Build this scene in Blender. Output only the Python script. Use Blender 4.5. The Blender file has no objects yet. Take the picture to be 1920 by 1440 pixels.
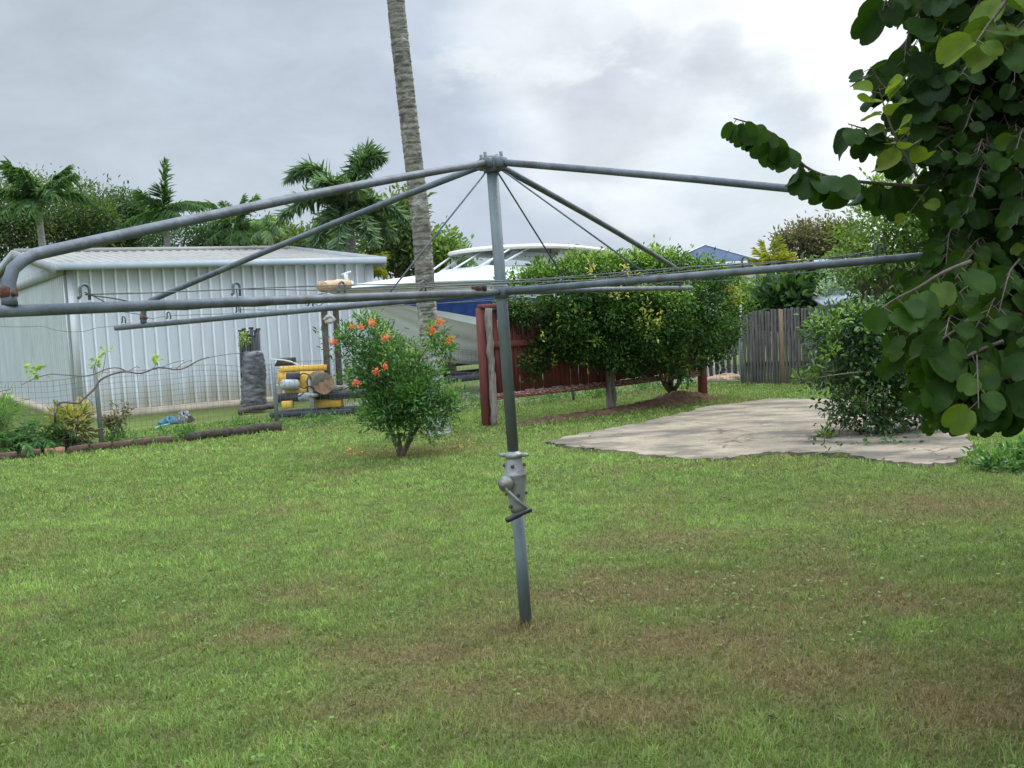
import bpy, math, random
import numpy as np
from mathutils import Vector, Matrix

# ------------------------------------------------------------------ camera
F_PX, HC = 1820.0, 1.435
PITCH, ROLL = math.radians(-4.015), math.radians(-3.0)
_fw = Vector((0, math.cos(PITCH), math.sin(PITCH)))
_u0 = Vector((0, -math.sin(PITCH), math.cos(PITCH)))
_r0 = Vector((1, 0, 0))
RT = math.cos(ROLL) * _r0 + math.sin(ROLL) * _u0
UP = -math.sin(ROLL) * _r0 + math.cos(ROLL) * _u0
scene = bpy.context.scene
COL = scene.collection
cam = bpy.data.cameras.new("camera")
cam_o = bpy.data.objects.new("camera", cam)
COL.objects.link(cam_o)
M = Matrix.Identity(4)
for i in range(3):
    M[i][0] = RT[i]; M[i][1] = UP[i]; M[i][2] = -_fw[i]
M[0][3] = 0; M[1][3] = 0; M[2][3] = HC
cam_o.matrix_world = M
cam.sensor_width = 36.0
cam.lens = 36.0 * F_PX / 1920.0
cam.clip_start = 0.05
cam.clip_end = 3000
scene.camera = cam_o

def ray(px, py):
    return (float(px) - 960) / F_PX * RT + (720 - float(py)) / F_PX * UP + _fw
def at(px, py, Y):
    """world point seen at a picture point, at the distance Y ahead"""
    d = ray(px, py)
    return Vector((0, 0, HC)) + d * (float(Y) / d.y)
def gp(px, py, z=0.0):
    d = ray(px, py)
    return Vector((0, 0, HC)) + d * ((z - HC) / d.z)

# ------------------------------------------------------------------ light
SUN_EL, SUN_AZ = math.radians(46), math.radians(46)      # azimuth: to the right of straight ahead
scene.view_settings.view_transform = 'Standard'
scene.view_settings.look = 'None'
scene.view_settings.exposure = 0.0
scene.view_settings.gamma = 1.0
sl = bpy.data.lights.new("sun", 'SUN')
sl.energy = 2.0
sl.angle = math.radians(14)
sl.color = (1.0, 0.96, 0.89)
so = bpy.data.objects.new("sun", sl)
COL.objects.link(so)
sdir = Vector((math.sin(SUN_AZ) * math.cos(SUN_EL), math.cos(SUN_AZ) * math.cos(SUN_EL), math.sin(SUN_EL)))
so.rotation_euler = sdir.to_track_quat('Z', 'Y').to_euler()

world = bpy.data.worlds.new("World")
scene.world = world
world.use_nodes = True
wt = world.node_tree
wt.nodes.clear()
def wn(t, **k):
    n = wt.nodes.new(t)
    for a, b in k.items():
        setattr(n, a, b)
    return n
wl = wt.links.new
def wmath(op, a, b=None, c=None):
    n = wn('ShaderNodeMath', operation=op)
    for i, v in enumerate((a, b, c)):
        if v is None: continue
        if isinstance(v, (int, float)): n.inputs[i].default_value = v
        else: wl(v, n.inputs[i])
    return n.outputs[0]
def wmap(v, a, b, c, d, mode='SMOOTHSTEP'):
    n = wn('ShaderNodeMapRange', interpolation_type=mode)
    wl(v, n.inputs['Value'])
    n.inputs['From Min'].default_value = a; n.inputs['From Max'].default_value = b
    n.inputs['To Min'].default_value = c; n.inputs['To Max'].default_value = d
    return n.outputs['Result']
def wmix(f, a, b):
    n = wn('ShaderNodeMix', data_type='RGBA')
    if isinstance(f, (int, float)): n.inputs[0].default_value = f
    else: wl(f, n.inputs[0])
    for s, v in ((6, a), (7, b)):
        if isinstance(v, tuple): n.inputs[s].default_value = (*v, 1)
        else: wl(v, n.inputs[s])
    return n.outputs[2]
tc = wn('ShaderNodeTexCoord')
nrm = wn('ShaderNodeVectorMath', operation='NORMALIZE')
wl(tc.outputs['Generated'], nrm.inputs[0])
mp = wn('ShaderNodeMapping')
mp.inputs['Scale'].default_value = (1, 1, 2.0)
wl(nrm.outputs[0], mp.inputs[0])
def wnoise(scale, detail, rough, off, dist=0.0):
    m = wn('ShaderNodeVectorMath', operation='ADD')
    wl(mp.outputs[0], m.inputs[0]); m.inputs[1].default_value = off
    n = wn('ShaderNodeTexNoise')
    wl(m.outputs[0], n.inputs['Vector'])
    n.inputs['Scale'].default_value = scale; n.inputs['Detail'].default_value = detail
    n.inputs['Roughness'].default_value = rough; n.inputs['Distortion'].default_value = dist
    return n
nw = wnoise(5.0, 7, 0.55, (3.1, 1.7, 0.4), 0.3)
sub = wn('ShaderNodeVectorMath', operation='SUBTRACT')
wl(nw.outputs['Color'], sub.inputs[0]); sub.inputs[1].default_value = (0.5, 0.5, 0.5)
scl = wn('ShaderNodeVectorMath', operation='SCALE')
wl(sub.outputs[0], scl.inputs[0]); scl.inputs['Scale'].default_value = 0.17
add = wn('ShaderNodeVectorMath', operation='ADD')
wl(nrm.outputs[0], add.inputs[0]); wl(scl.outputs[0], add.inputs[1])
nrm2 = wn('ShaderNodeVectorMath', operation='NORMALIZE')
wl(add.outputs[0], nrm2.inputs[0])
def lobe(px, py, deg, inner=0.0, amt=1.0):
    """a soft patch of cloud round one direction of the sky"""
    d = ray(px, py).normalized()
    n = wn('ShaderNodeVectorMath', operation='DOT_PRODUCT')
    wl(nrm2.outputs[0], n.inputs[0]); n.inputs[1].default_value = d
    return wmap(n.outputs['Value'], math.cos(math.radians(deg)), math.cos(math.radians(inner)), 0, amt)
sky = wn('ShaderNodeTexSky', sky_type='NISHITA')
sky.sun_disc = False
sky.sun_elevation = SUN_EL
sky.sun_rotation = SUN_AZ
sky.air_density = 1.2; sky.dust_density = 2.0
K = 10.0
def c10(r, g, b): return (r * K, g * K, b * K)
n1 = wnoise(2.6, 8, 0.55, (0.3, 5.2, 1.1), 0.2)
cl = wmix(wmap(n1.outputs['Fac'], 0.36, 0.64, 0, 1), c10(0.56, 0.645, 0.76), c10(0.65, 0.74, 0.85))
cl = wmix(lobe(100, -20, 24, 3, 0.7), cl, c10(0.50, 0.57, 0.63))
cl = wmix(lobe(640, 60, 12, 2, 0.4), cl, c10(0.54, 0.60, 0.71))
cl = wmix(lobe(380, 330, 11, 1, 0.6), cl, c10(0.60, 0.69, 0.79))
cl = wmix(lobe(1020, 380, 14, 2, 0.5), cl, c10(0.54, 0.62, 0.76))
cl = wmix(lobe(1470, -20, 19, 6.5, 1.0), cl, c10(1.12, 1.16, 1.15))
cl = wmix(lobe(1640, 250, 10, 2.5, 0.95), cl, c10(1.0, 1.05, 1.05))
cl = wmix(lobe(1200, 40, 7, 1.5, 0.8), cl, c10(0.95, 1.0, 1.03))
cl = wmix(lobe(1060, 100, 4.5, 0.8, 0.7), cl, c10(0.78, 0.84, 0.90))
cl = wmix(lobe(1335, 140, 3.2, 0.6, 0.7), cl, c10(0.60, 0.66, 0.75))
cl = wmix(lobe(1180, 215, 5.0, 1.0, 0.6), cl, c10(0.50, 0.565, 0.67))
cl = wmix(lobe(1460, 210, 3.0, 0.4, 0.7), cl, c10(0.62, 0.69, 0.79))
cl = wmix(lobe(1400, 390, 7, 1.0, 0.6), cl, c10(0.64, 0.74, 0.86))
n2 = wnoise(9.0, 6, 0.6, (7.3, 2.2, 4.1), 0.3)
det = wmap(n2.outputs['Fac'], 0.3, 0.7, 0.90, 1.10, 'LINEAR')
dm = wn('ShaderNodeVectorMath', operation='SCALE')
wl(cl, dm.inputs[0]); wl(det, dm.inputs['Scale'])
n3 = wnoise(6.5, 10, 0.58, (2.3, 8.2, 3.1), 0.25)
cl = wmix(wmath('MULTIPLY', wmap(n3.outputs['Fac'], 0.49, 0.58, 0, .6), lobe(1170, 130, 13, 4, 1.0)), dm.outputs[0], c10(0.98, 1.03, 1.06))
cl = wmix(0.06, cl, sky.outputs['Color'])
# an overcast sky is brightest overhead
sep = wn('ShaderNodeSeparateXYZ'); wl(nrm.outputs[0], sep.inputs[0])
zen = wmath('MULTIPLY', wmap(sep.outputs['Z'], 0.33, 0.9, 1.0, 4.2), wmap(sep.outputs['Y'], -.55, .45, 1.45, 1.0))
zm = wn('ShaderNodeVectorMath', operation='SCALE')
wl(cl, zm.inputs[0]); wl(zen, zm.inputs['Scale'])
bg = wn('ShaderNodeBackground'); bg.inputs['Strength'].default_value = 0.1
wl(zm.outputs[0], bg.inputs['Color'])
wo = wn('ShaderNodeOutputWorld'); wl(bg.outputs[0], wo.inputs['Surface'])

# ------------------------------------------------------------------ helpers
def tagp(o, label=None, cat=None, group=None, kind=None):
    if label: o['label'] = label
    if cat: o['category'] = cat
    if group: o['group'] = group
    if kind: o['kind'] = kind
    return o
def thing(name, label, cat, loc, group=None):
    o = bpy.data.objects.new(name, None)
    o.empty_display_size = 0.2
    COL.objects.link(o)
    o.location = loc
    return tagp(o, label, cat, group)
def wloc(o):
    v = Vector((0, 0, 0))
    while o is not None:
        v += o.location; o = o.parent
    return v
def link_mesh(name, V, Fs, mat, parent=None, origin=None, smooth=False, tint=None, col=None):
    """V: n x 3 world coordinates; Fs: list of faces, or an array m x k"""
    V = np.asarray(V, dtype=np.float64).reshape(-1, 3)
    off = np.array(wloc(parent)) if parent is not None else np.array(origin if origin is not None else (0, 0, 0))
    V = V - off
    me = bpy.data.meshes.new(name)
    me.vertices.add(len(V)); me.vertices.foreach_set('co', V.astype(np.float32).ravel())
    if isinstance(Fs, np.ndarray):
        k = Fs.shape[1]
        me.loops.add(Fs.size); me.loops.foreach_set('vertex_index', Fs.astype(np.int32).ravel())
        me.polygons.add(len(Fs))
        me.polygons.foreach_set('loop_start', np.arange(0, Fs.size, k, dtype=np.int32))
        me.polygons.foreach_set('loop_total', np.full(len(Fs), k, dtype=np.int32))
    else:
        tot = np.array([len(f) for f in Fs], dtype=np.int32)
        fl = np.fromiter((i for f in Fs for i in f), dtype=np.int32)
        me.loops.add(len(fl)); me.loops.foreach_set('vertex_index', fl)
        me.polygons.add(len(Fs))
        me.polygons.foreach_set('loop_start', np.concatenate([[0], np.cumsum(tot)[:-1]]).astype(np.int32))
        me.polygons.foreach_set('loop_total', tot)
    if tint is not None:
        a = me.attributes.new('tint', 'FLOAT', 'POINT')
        a.data.foreach_set('value', np.asarray(tint, dtype=np.float32))
    if col is not None:
        a = me.attributes.new('col', 'FLOAT_COLOR', 'POINT')
        c4 = np.concatenate([col, np.ones((len(col), 1))], 1).astype(np.float32)
        a.data.foreach_set('color', c4.ravel())
    me.update(calc_edges=True)
    if smooth:
        me.polygons.foreach_set('use_smooth', np.ones(len(me.polygons), dtype=bool))
    me.validate()
    if mat: me.materials.append(mat)
    o = bpy.data.objects.new(name, me)
    COL.objects.link(o)
    if parent is not None: o.parent = parent
    else: o.location = off
    return o

class MB:
    def __init__(s): s.v = []; s.f = []
    def add(s, vs, fs):
        b = len(s.v)
        s.v.extend([tuple(v) for v in vs]); s.f.extend([[i + b for i in f] for f in fs])
        return s
    def box(s, c, size, X=(1, 0, 0), Y=None, Z=(0, 0, 1), bev=0.0):
        X = Vector(X).normalized(); Z = Vector(Z).normalized()
        Y = Vector(Y).normalized() if Y is not None else Z.cross(X).normalized()
        c = Vector(c); a, b, h = size[0] / 2, size[1] / 2, size[2] / 2
        if bev <= 0:
            vs = [c + X * (i * a) + Y * (j * b) + Z * (k * h) for k in (-1, 1) for i, j in ((-1, -1), (1, -1), (1, 1), (-1, 1))]
            fs = [[3, 2, 1, 0], [4, 5, 6, 7]] + [[i, (i + 1) % 4, 4 + (i + 1) % 4, 4 + i] for i in range(4)]
            return s.add(vs, fs)
        ring = [(-a + bev, -b), (a - bev, -b), (a, -b + bev), (a, b - bev), (a - bev, b), (-a + bev, b), (-a, b - bev), (-a, -b + bev)]
        vs = []
        for z, q in ((-h, bev), (-h + bev, 0), (h - bev, 0), (h, bev)):
            for x, y in ring:
                sx = (a - q) / a if a else 1; sy = (b - q) / b if b else 1
                vs.append(c + X * (x * sx) + Y * (y * sy) + Z * z)
        fs = [list(range(7, -1, -1)), list(range(24, 32))]
        for k in range(3):
            fs += [[k * 8 + i, k * 8 + (i + 1) % 8, k * 8 + 8 + (i + 1) % 8, k * 8 + 8 + i] for i in range(8)]
        return s.add(vs, fs)
    def tube(s, pts, r, n=8, cap=True):
        pts = [Vector(p) for p in pts]
        m = len(pts)
        rs = r if isinstance(r, (list, tuple)) else [r] * m
        vs = []; prev = None
        for i, p in enumerate(pts):
            d = (pts[min(i + 1, m - 1)] - pts[max(i - 1, 0)])
            d = d.normalized() if d.length > 1e-9 else Vector((0, 0, 1))
            if prev is None:
                a = d.orthogonal().normalized()
            else:
                a = prev - d * prev.dot(d)
                a = a.normalized() if a.length > 1e-6 else d.orthogonal().normalized()
            prev = a; b = d.cross(a)
            vs += [p + (a * math.cos(2 * math.pi * k / n) + b * math.sin(2 * math.pi * k / n)) * rs[i] for k in range(n)]
        fs = []
        for i in range(m - 1):
            fs += [[i * n + k, i * n + (k + 1) % n, i * n + n + (k + 1) % n, i * n + n + k] for k in range(n)]
        if cap:
            fs += [list(range(n - 1, -1, -1)), list(range((m - 1) * n, m * n))]
        return s.add(vs, fs)
    def quad(s, *p): return s.add(p, [list(range(len(p)))])
    def prism(s, poly, z0, z1):
        n = len(poly)
        vs = [(x, y, z0) for x, y in poly] + [(x, y, z1) for x, y in poly]
        fs = [list(range(n - 1, -1, -1)), list(range(n, 2 * n))] + [[i, (i + 1) % n, n + (i + 1) % n, n + i] for i in range(n)]
        return s.add(vs, fs)
    def extrude(s, poly3, d):
        n = len(poly3); d = Vector(d)
        vs = [Vector(p) for p in poly3] + [Vector(p) + d for p in poly3]
        fs = [list(range(n - 1, -1, -1)), list(range(n, 2 * n))] + [[i, (i + 1) % n, n + (i + 1) % n, n + i] for i in range(n)]
        return s.add(vs, fs)
    def build(s, name, mat, parent=None, origin=None, smooth=False):
        return link_mesh(name, s.v, s.f, mat, parent, origin, smooth)

def smooth_path(pts, n=24):
    """Catmull-Rom through points"""
    P = [Vector(p) for p in pts]
    if len(P) < 3:
        return [P[0].lerp(P[-1], i / n) for i in range(n + 1)]
    Q = [P[0] * 2 - P[1]] + P + [P[-1] * 2 - P[-2]]
    out = []
    per = max(2, n // (len(P) - 1))
    for i in range(1, len(Q) - 2):
        for k in range(per):
            t = k / per
            a, b, c, d = Q[i - 1], Q[i], Q[i + 1], Q[i + 2]
            out.append(0.5 * ((2 * b) + (c - a) * t + (2 * a - 5 * b + 4 * c - d) * t * t + (3 * b - a - 3 * c + d) * t ** 3))
    out.append(P[-1])
    return out

# ------------------------------------------------------------------ materials
def nodes(m):
    m.use_nodes = True
    t = m.node_tree; t.nodes.clear()
    return t
def pmat(name, c1, c2=None, scale=8.0, rough=0.6, metal=0.0, bump=0.0, bscale=40.0, c3=None, scale3=2.0, lim3=(0.55, 0.7),
         stretch=(1, 1, 1), detail=6, lo=0.35, hi=0.65, coord='Object', spec=0.5):
    m = bpy.data.materials.new(name); t = nodes(m); L = t.links.new
    o = t.nodes.new('ShaderNodeOutputMaterial'); p = t.nodes.new('ShaderNodeBsdfPrincipled')
    L(p.outputs[0], o.inputs[0])
    p.inputs['Roughness'].default_value = rough; p.inputs['Metallic'].default_value = metal
    p.inputs['Specular IOR Level'].default_value = spec
    tcn = t.nodes.new('ShaderNodeTexCoord'); mp = t.nodes.new('ShaderNodeMapping')
    mp.inputs['Scale'].default_value = stretch
    L(tcn.outputs[coord], mp.inputs[0])
    def noise(sc, det=detail, r=0.6):
        n = t.nodes.new('ShaderNodeTexNoise'); L(mp.outputs[0], n.inputs['Vector'])
        n.inputs['Scale'].default_value = sc; n.inputs['Detail'].default_value = det; n.inputs['Roughness'].default_value = r
        return n
    def rng(v, a, b, c=0, d=1):
        n = t.nodes.new('ShaderNodeMapRange'); n.interpolation_type = 'SMOOTHSTEP'; L(v, n.inputs[0])
        for i, x in enumerate((a, b, c, d)): n.inputs[i + 1].default_value = x
        return n.outputs[0]
    def mix(f, a, b):
        n = t.nodes.new('ShaderNodeMix'); n.data_type = 'RGBA'; L(f, n.inputs[0])
        for s, v in ((6, a), (7, b)):
            if isinstance(v, tuple): n.inputs[s].default_value = (*v, 1)
            else: L(v, n.inputs[s])
        return n.outputs[2]
    col = None
    if c2 is not None:
        col = mix(rng(noise(scale).outputs['Fac'], lo, hi), c1, c2)
    if c3 is not None:
        col = mix(rng(noise(scale3).outputs['Fac'], *lim3), col if col is not None else c1, c3)
    if col is not None: L(col, p.inputs['Base Color'])
    else: p.inputs['Base Color'].default_value = (*c1, 1)
    if bump > 0:
        b = t.nodes.new('ShaderNodeBump'); b.inputs['Strength'].default_value = bump; b.inputs['Distance'].default_value = 0.01
        L(noise(bscale, 4).outputs['Fac'], b.inputs['Height']); L(b.outputs[0], p.inputs['Normal'])
    m['p'] = 1
    return m
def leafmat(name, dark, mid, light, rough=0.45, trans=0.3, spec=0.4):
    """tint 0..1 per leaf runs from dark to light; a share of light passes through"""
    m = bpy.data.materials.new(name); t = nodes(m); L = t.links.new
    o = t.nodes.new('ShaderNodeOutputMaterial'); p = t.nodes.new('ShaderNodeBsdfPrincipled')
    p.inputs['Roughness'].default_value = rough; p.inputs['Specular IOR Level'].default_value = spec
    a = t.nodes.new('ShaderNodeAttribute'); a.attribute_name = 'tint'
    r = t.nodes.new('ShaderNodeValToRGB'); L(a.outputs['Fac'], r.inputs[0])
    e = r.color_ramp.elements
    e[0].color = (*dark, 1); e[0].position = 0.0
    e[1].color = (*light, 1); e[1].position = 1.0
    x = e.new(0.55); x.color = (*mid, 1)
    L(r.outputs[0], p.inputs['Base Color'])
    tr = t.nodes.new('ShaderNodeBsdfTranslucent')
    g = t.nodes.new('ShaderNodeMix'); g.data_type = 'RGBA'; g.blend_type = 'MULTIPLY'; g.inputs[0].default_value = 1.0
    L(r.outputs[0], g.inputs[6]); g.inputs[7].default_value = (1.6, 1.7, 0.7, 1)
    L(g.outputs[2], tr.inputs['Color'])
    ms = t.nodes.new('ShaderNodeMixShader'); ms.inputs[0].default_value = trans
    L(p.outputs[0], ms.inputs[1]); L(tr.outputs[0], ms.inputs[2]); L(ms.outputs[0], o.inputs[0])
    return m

# ------------------------------------------------------------------ number noise for the lawn
def vnoise(x, y, seed=0):
    xi = np.floor(x).astype(np.int64); yi = np.floor(y).astype(np.int64)
    fx = x - xi; fy = y - yi
    fx = fx * fx * (3 - 2 * fx); fy = fy * fy * (3 - 2 * fy)
    def h(a, b):
        n = (a * 374761393 + b * 668265263 + seed * 974634777) & 0xFFFFFFFF
        n = ((n ^ (n >> 13)) * 1274126177) & 0xFFFFFFFF
        return ((n ^ (n >> 16)) & 0xFFFF) / 65535.0
    a = h(xi, yi); b = h(xi + 1, yi); c = h(xi, yi + 1); d = h(xi + 1, yi + 1)
    return (a * (1 - fx) + b * fx) * (1 - fy) + (c * (1 - fx) + d * fx) * fy
def fbm(x, y, s, seed=0, octv=4):
    v = 0; a = 0.5; tot = 0
    for i in range(octv):
        v = v + a * vnoise(x * s, y * s, seed + i * 17); tot += a; a *= 0.55; s *= 2.1
    return v / tot

# ------------------------------------------------------------------ ground
FENCE_A, FENCE_B = Vector((-5.34, 12.54, 0)), Vector((4.0, 17.62, 0))
FD = (FENCE_B - FENCE_A).normalized()
FN = Vector((-FD.y, FD.x, 0))                     # away from the camera
def fence_pt(t, off=0.0, z=0.0): return FENCE_A + FD * t + FN * off + Vector((0, 0, z))
SLAB_PX = [(1022, 832), (1088, 815), (1196, 796), (1262, 781), (1330, 764), (1395, 755), (1452, 748), (1530, 749), (1640, 752), (1730, 764), (1790, 785),
           (1818, 830), (1815, 856), (1775, 871), (1715, 873), (1645, 866), (1590, 853), (1515, 851), (1432, 850), (1375, 860), (1310, 863), (1236, 857), (1140, 846), (1075, 841)]
SLAB = np.array([gp(*q)[:2] for q in SLAB_PX])
def rough_poly(P, n=9, amp=0.05, seed=3):
    out = []
    rs = np.random.RandomState(seed)
    for i in range(len(P)):
        a, b = P[i], P[(i + 1) % len(P)]
        d = b - a; nn = np.array([-d[1], d[0]]) / (np.linalg.norm(d) + 1e-9)
        for k in range(n):
            t = k / n
            out.append(a + d * t + nn * (0 if k == 0 else rs.uniform(-amp, amp)))
    return np.array(out)
SLABR = rough_poly(SLAB)
def in_poly(x, y, P):
    r = np.zeros(x.shape, bool)
    j = len(P) - 1
    for i in range(len(P)):
        xi, yi = P[i]; xj, yj = P[j]
        c = ((yi > y) != (yj > y)) & (x < (xj - xi) * (y - yi) / (yj - yi + 1e-12) + xi)
        r ^= c; j = i
    return r
SOIL_PX = [(955, 798), (1040, 786), (1120, 776), (1200, 764), (1275, 748), (1335, 746)]
SOIL = [gp(*q) for q in SOIL_PX]
SOIL_W = [0.12, 0.2, 0.24, 0.32, 0.50, 0.34]
SOIL_H = [0.02, 0.05, 0.06, 0.06, 0.12, 0.05]
def soil_mask(x, y):
    w = np.zeros(x.shape)
    for i in range(len(SOIL) - 1):
        a = np.array(SOIL[i][:2]); b = np.array(SOIL[i + 1][:2]); d = b - a
        t = np.clip(((x - a[0]) * d[0] + (y - a[1]) * d[1]) / (d @ d), 0, 1)
        dist = np.hypot(x - a[0] - t * d[0], y - a[1] - t * d[1])
        rad = SOIL_W[i] * (1 - t) + SOIL_W[i + 1] * t
        w = np.maximum(w, np.clip(1.25 - dist / rad, 0, 1))
    return w
DRY = [(985, 1180, .55, .40, .7), (1150, 1110, .65, .40, .75), (1300, 1200, .6, .28, .8), (800, 1225, .45, .26, .9), (910, 1300, .5, .2, .8), (1110, 1330, .5, .25, .7),
       (1500, 1250, .5, .3, .75), (1860, 1310, .4, .3, .8), (485, 1180, .16, .13, .8), (570, 1105, .35, .25, .45), (1760, 945, .9, .6, .6), (1420, 1090, .6, .35, .6),
       (1640, 1120, .7, .3, .6), (250, 1205, .2, .1, .35), (770, 845, .95, .5, .95), (850, 815, .4, .3, .7), (690, 880, .7, .25, .5), (560, 950, .9, .3, .3), (330, 920, 1.0, .3, .25),
       (1040, 845, .3, .12, .7), (1300, 872, 1.2, .10, .5), (1150, 805, 1.0, .14, .5), (1350, 752, .8, .3, .4), (1250, 1010, .8, .3, .3), (700, 1330, .5, .2, .55), (80, 1330, .3, .2, .4)]
LUSH = [(10, 1120, .35, .5, .9), (300, 1060, .6, .3, .3), (1400, 985, .8, .3, .55), (1100, 925, .6, .2, .3), (1840, 1170, .4, .25, .5), (590, 1260, .35, .15, .7), (120, 985, .8, .3, .5),
        (430, 1330, .4, .2, .5), (560, 1420, .5, .12, .5), (300, 850, 2.5, .5, .35), (1000, 830, .4, .3, .4), (1000, 1000, .6, .25, .3), (1430, 735, 1.2, .4, .4)]
def blobs(lst, x, y):
    w = np.zeros(x.shape)
    for px, py, rx, ry, a in lst:
        c = gp(px, py)
        w = np.maximum(w, a * np.exp(-(((x - c.x) / rx) ** 2 + ((y - c.y) / ry) ** 2)))
    return w
def lawn_state(x, y):
    """dryness and lushness of the turf at a place"""
    wx = x + 0.35 * (fbm(x, y, 1.3, 5) - .5); wy = y + 0.35 * (fbm(x, y, 1.3, 9) - .5)
    n = fbm(x, y, 1.1, 2); n2 = fbm(x, y, 5.0, 3); n3 = fbm(x, y, .35, 21)
    dry = blobs(DRY, wx, wy) * (0.30 + 1.25 * n2) * (1 - .3 * np.clip((y - 6) / 3, 0, 1)) + np.clip((n - .64) * 2.0, 0, .3) * (.5 + n2)
    far = np.clip((y - 5) / 5, 0, 1)
    dry = dry * (1 - .25 * far) + np.clip(fbm(x, y, 3.2, 31) - .64, 0, 1) * 1.5
    lush = blobs(LUSH, wx, wy) + np.clip((n3 - .5) * 1.5, 0, .5) + .42 * far  # far term brightens the turf colour, standing in for shade on the near lawn
    return np.clip(dry, 0, 1), np.clip(lush, 0, 1)
def turf_col(x, y):
    d, l = lawn_state(x, y)
    g = np.array([.156, .226, .051]); lu = np.array([.222, .335, .072]); dr = np.array([.205, .135, .064])
    c = g * (1 - l)[:, None] + lu * l[:, None]
    return c * (1 - d)[:, None] + dr * d[:, None], d, l

# base sheet: fine near the yard, reaching the horizon beyond
gx = np.concatenate([[-1500, -300, -80, -30, -16], np.arange(-11, 11.01, .11), [16, 30, 80, 300, 1500]])
gy = np.concatenate([[-400, -60, -15, -4], np.arange(-1, 20.01, .11), [24, 32, 60, 140, 500, 2500]])
GX, GY = np.meshgrid(gx, gy)
gz = (fbm(GX.ravel(), GY.ravel(), .8, 41) - .5) * 0.03
gz = np.where((np.abs(GX.ravel()) < 10.5) & (GY.ravel() > -.5) & (GY.ravel() < 19.5), gz, 0) - .012
gz = np.where(in_poly(GX.ravel(), GY.ravel(), SLAB), -0.035, gz)
gcol, gd, gl = turf_col(GX.ravel(), GY.ravel())
soilm = soil_mask(GX.ravel(), GY.ravel())
fence_side = (GX.ravel() - FENCE_A.x) * FN.x + (GY.ravel() - FENCE_A.y) * FN.y
strip = np.clip(1 - np.abs(fence_side + .05) / .22, 0, 1) * (GX.ravel() < 3)
gm = fbm(GX.ravel(), GY.ravel(), 9.0, 51)
thatch = np.array([.070, .054, .026])
gcol = gcol * .50 + thatch * .50 * (0.6 + .8 * gm)[:, None]
bare = np.clip(soilm + strip, 0, 1)[:, None]
gcol = gcol * (1 - bare) + np.array([.105, .068, .042]) * bare * (.6 + .8 * gm)[:, None]
_bo = gp(726, 650); _bd = np.array([math.cos(.768), math.sin(.768)])
_q = np.stack([GX.ravel() + .9, GY.ravel() - 17.0], 1); _al = _q @ _bd; _pe = np.abs(_q @ np.array([-_bd[1], _bd[0]]))
_pad = np.clip((2.3 - _pe + 1.2 * (fbm(GX.ravel(), GY.ravel(), 1.2, 91) - .5)) / .4, 0, 1) * np.clip((_al + 1.6) / .5, 0, 1) * np.clip((9.5 - _al) / .5, 0, 1) * (fence_side > .25)
_pad = _pad[:, None]
gcol = gcol * (1 - _pad) + np.array([.30, .275, .24]) * _pad * (.7 + .6 * gm)[:, None]  # pale ground spread round the boat to cut green bounce on the hull
gcol = gcol * .82
nx, ny = len(gx), len(gy)
idx = np.arange(nx * ny).reshape(ny, nx)
gf = np.stack([idx[:-1, :-1], idx[:-1, 1:], idx[1:, 1:], idx[1:, :-1]], -1).reshape(-1, 4)
def attrcol(name, rough=0.9, trans=0.0, nscale=120.0, amp=0.35, spec=0.2, bump=0.0):
    m = bpy.data.materials.new(name); t = nodes(m); L = t.links.new
    o = t.nodes.new('ShaderNodeOutputMaterial'); p = t.nodes.new('ShaderNodeBsdfPrincipled')
    p.inputs['Roughness'].default_value = rough; p.inputs['Specular IOR Level'].default_value = spec
    a = t.nodes.new('ShaderNodeAttribute'); a.attribute_name = 'col'
    col = a.outputs['Color']
    if amp > 0:
        g = t.nodes.new('ShaderNodeNewGeometry')
        n = t.nodes.new('ShaderNodeTexNoise'); n.inputs['Scale'].default_value = nscale; n.inputs['Detail'].default_value = 5
        L(g.outputs['Position'], n.inputs['Vector'])
        r = t.nodes.new('ShaderNodeMapRange'); L(n.outputs['Fac'], r.inputs[0])
        for i, x in enumerate((.25, .75, 1 - amp, 1 + amp)): r.inputs[i + 1].default_value = x
        s = t.nodes.new('ShaderNodeVectorMath'); s.operation = 'SCALE'; L(col, s.inputs[0]); L(r.outputs[0], s.inputs['Scale'])
        col = s.outputs[0]
        if bump:
            b = t.nodes.new('ShaderNodeBump'); b.inputs['Strength'].default_value = bump; b.inputs['Distance'].default_value = .02
            L(n.outputs['Fac'], b.inputs['Height']); L(b.outputs[0], p.inputs['Normal'])
    L(col, p.inputs['Base Color'])
    if trans > 0:
        tr = t.nodes.new('ShaderNodeBsdfTranslucent'); L(col, tr.inputs['Color'])
        ms = t.nodes.new('ShaderNodeMixShader'); ms.inputs[0].default_value = trans
        L(p.outputs[0], ms.inputs[1]); L(tr.outputs[0], ms.inputs[2]); L(ms.outputs[0], o.inputs[0])
    else: L(p.outputs[0], o.inputs[0])
    return m
M_turf = attrcol('turf_soil', .95, 0, 60, .45, .1, .6)
ground = link_mesh('ground', np.stack([GX.ravel(), GY.ravel(), gz], 1), gf, M_turf, smooth=True, col=gcol)
tagp(ground, kind='structure')

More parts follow.
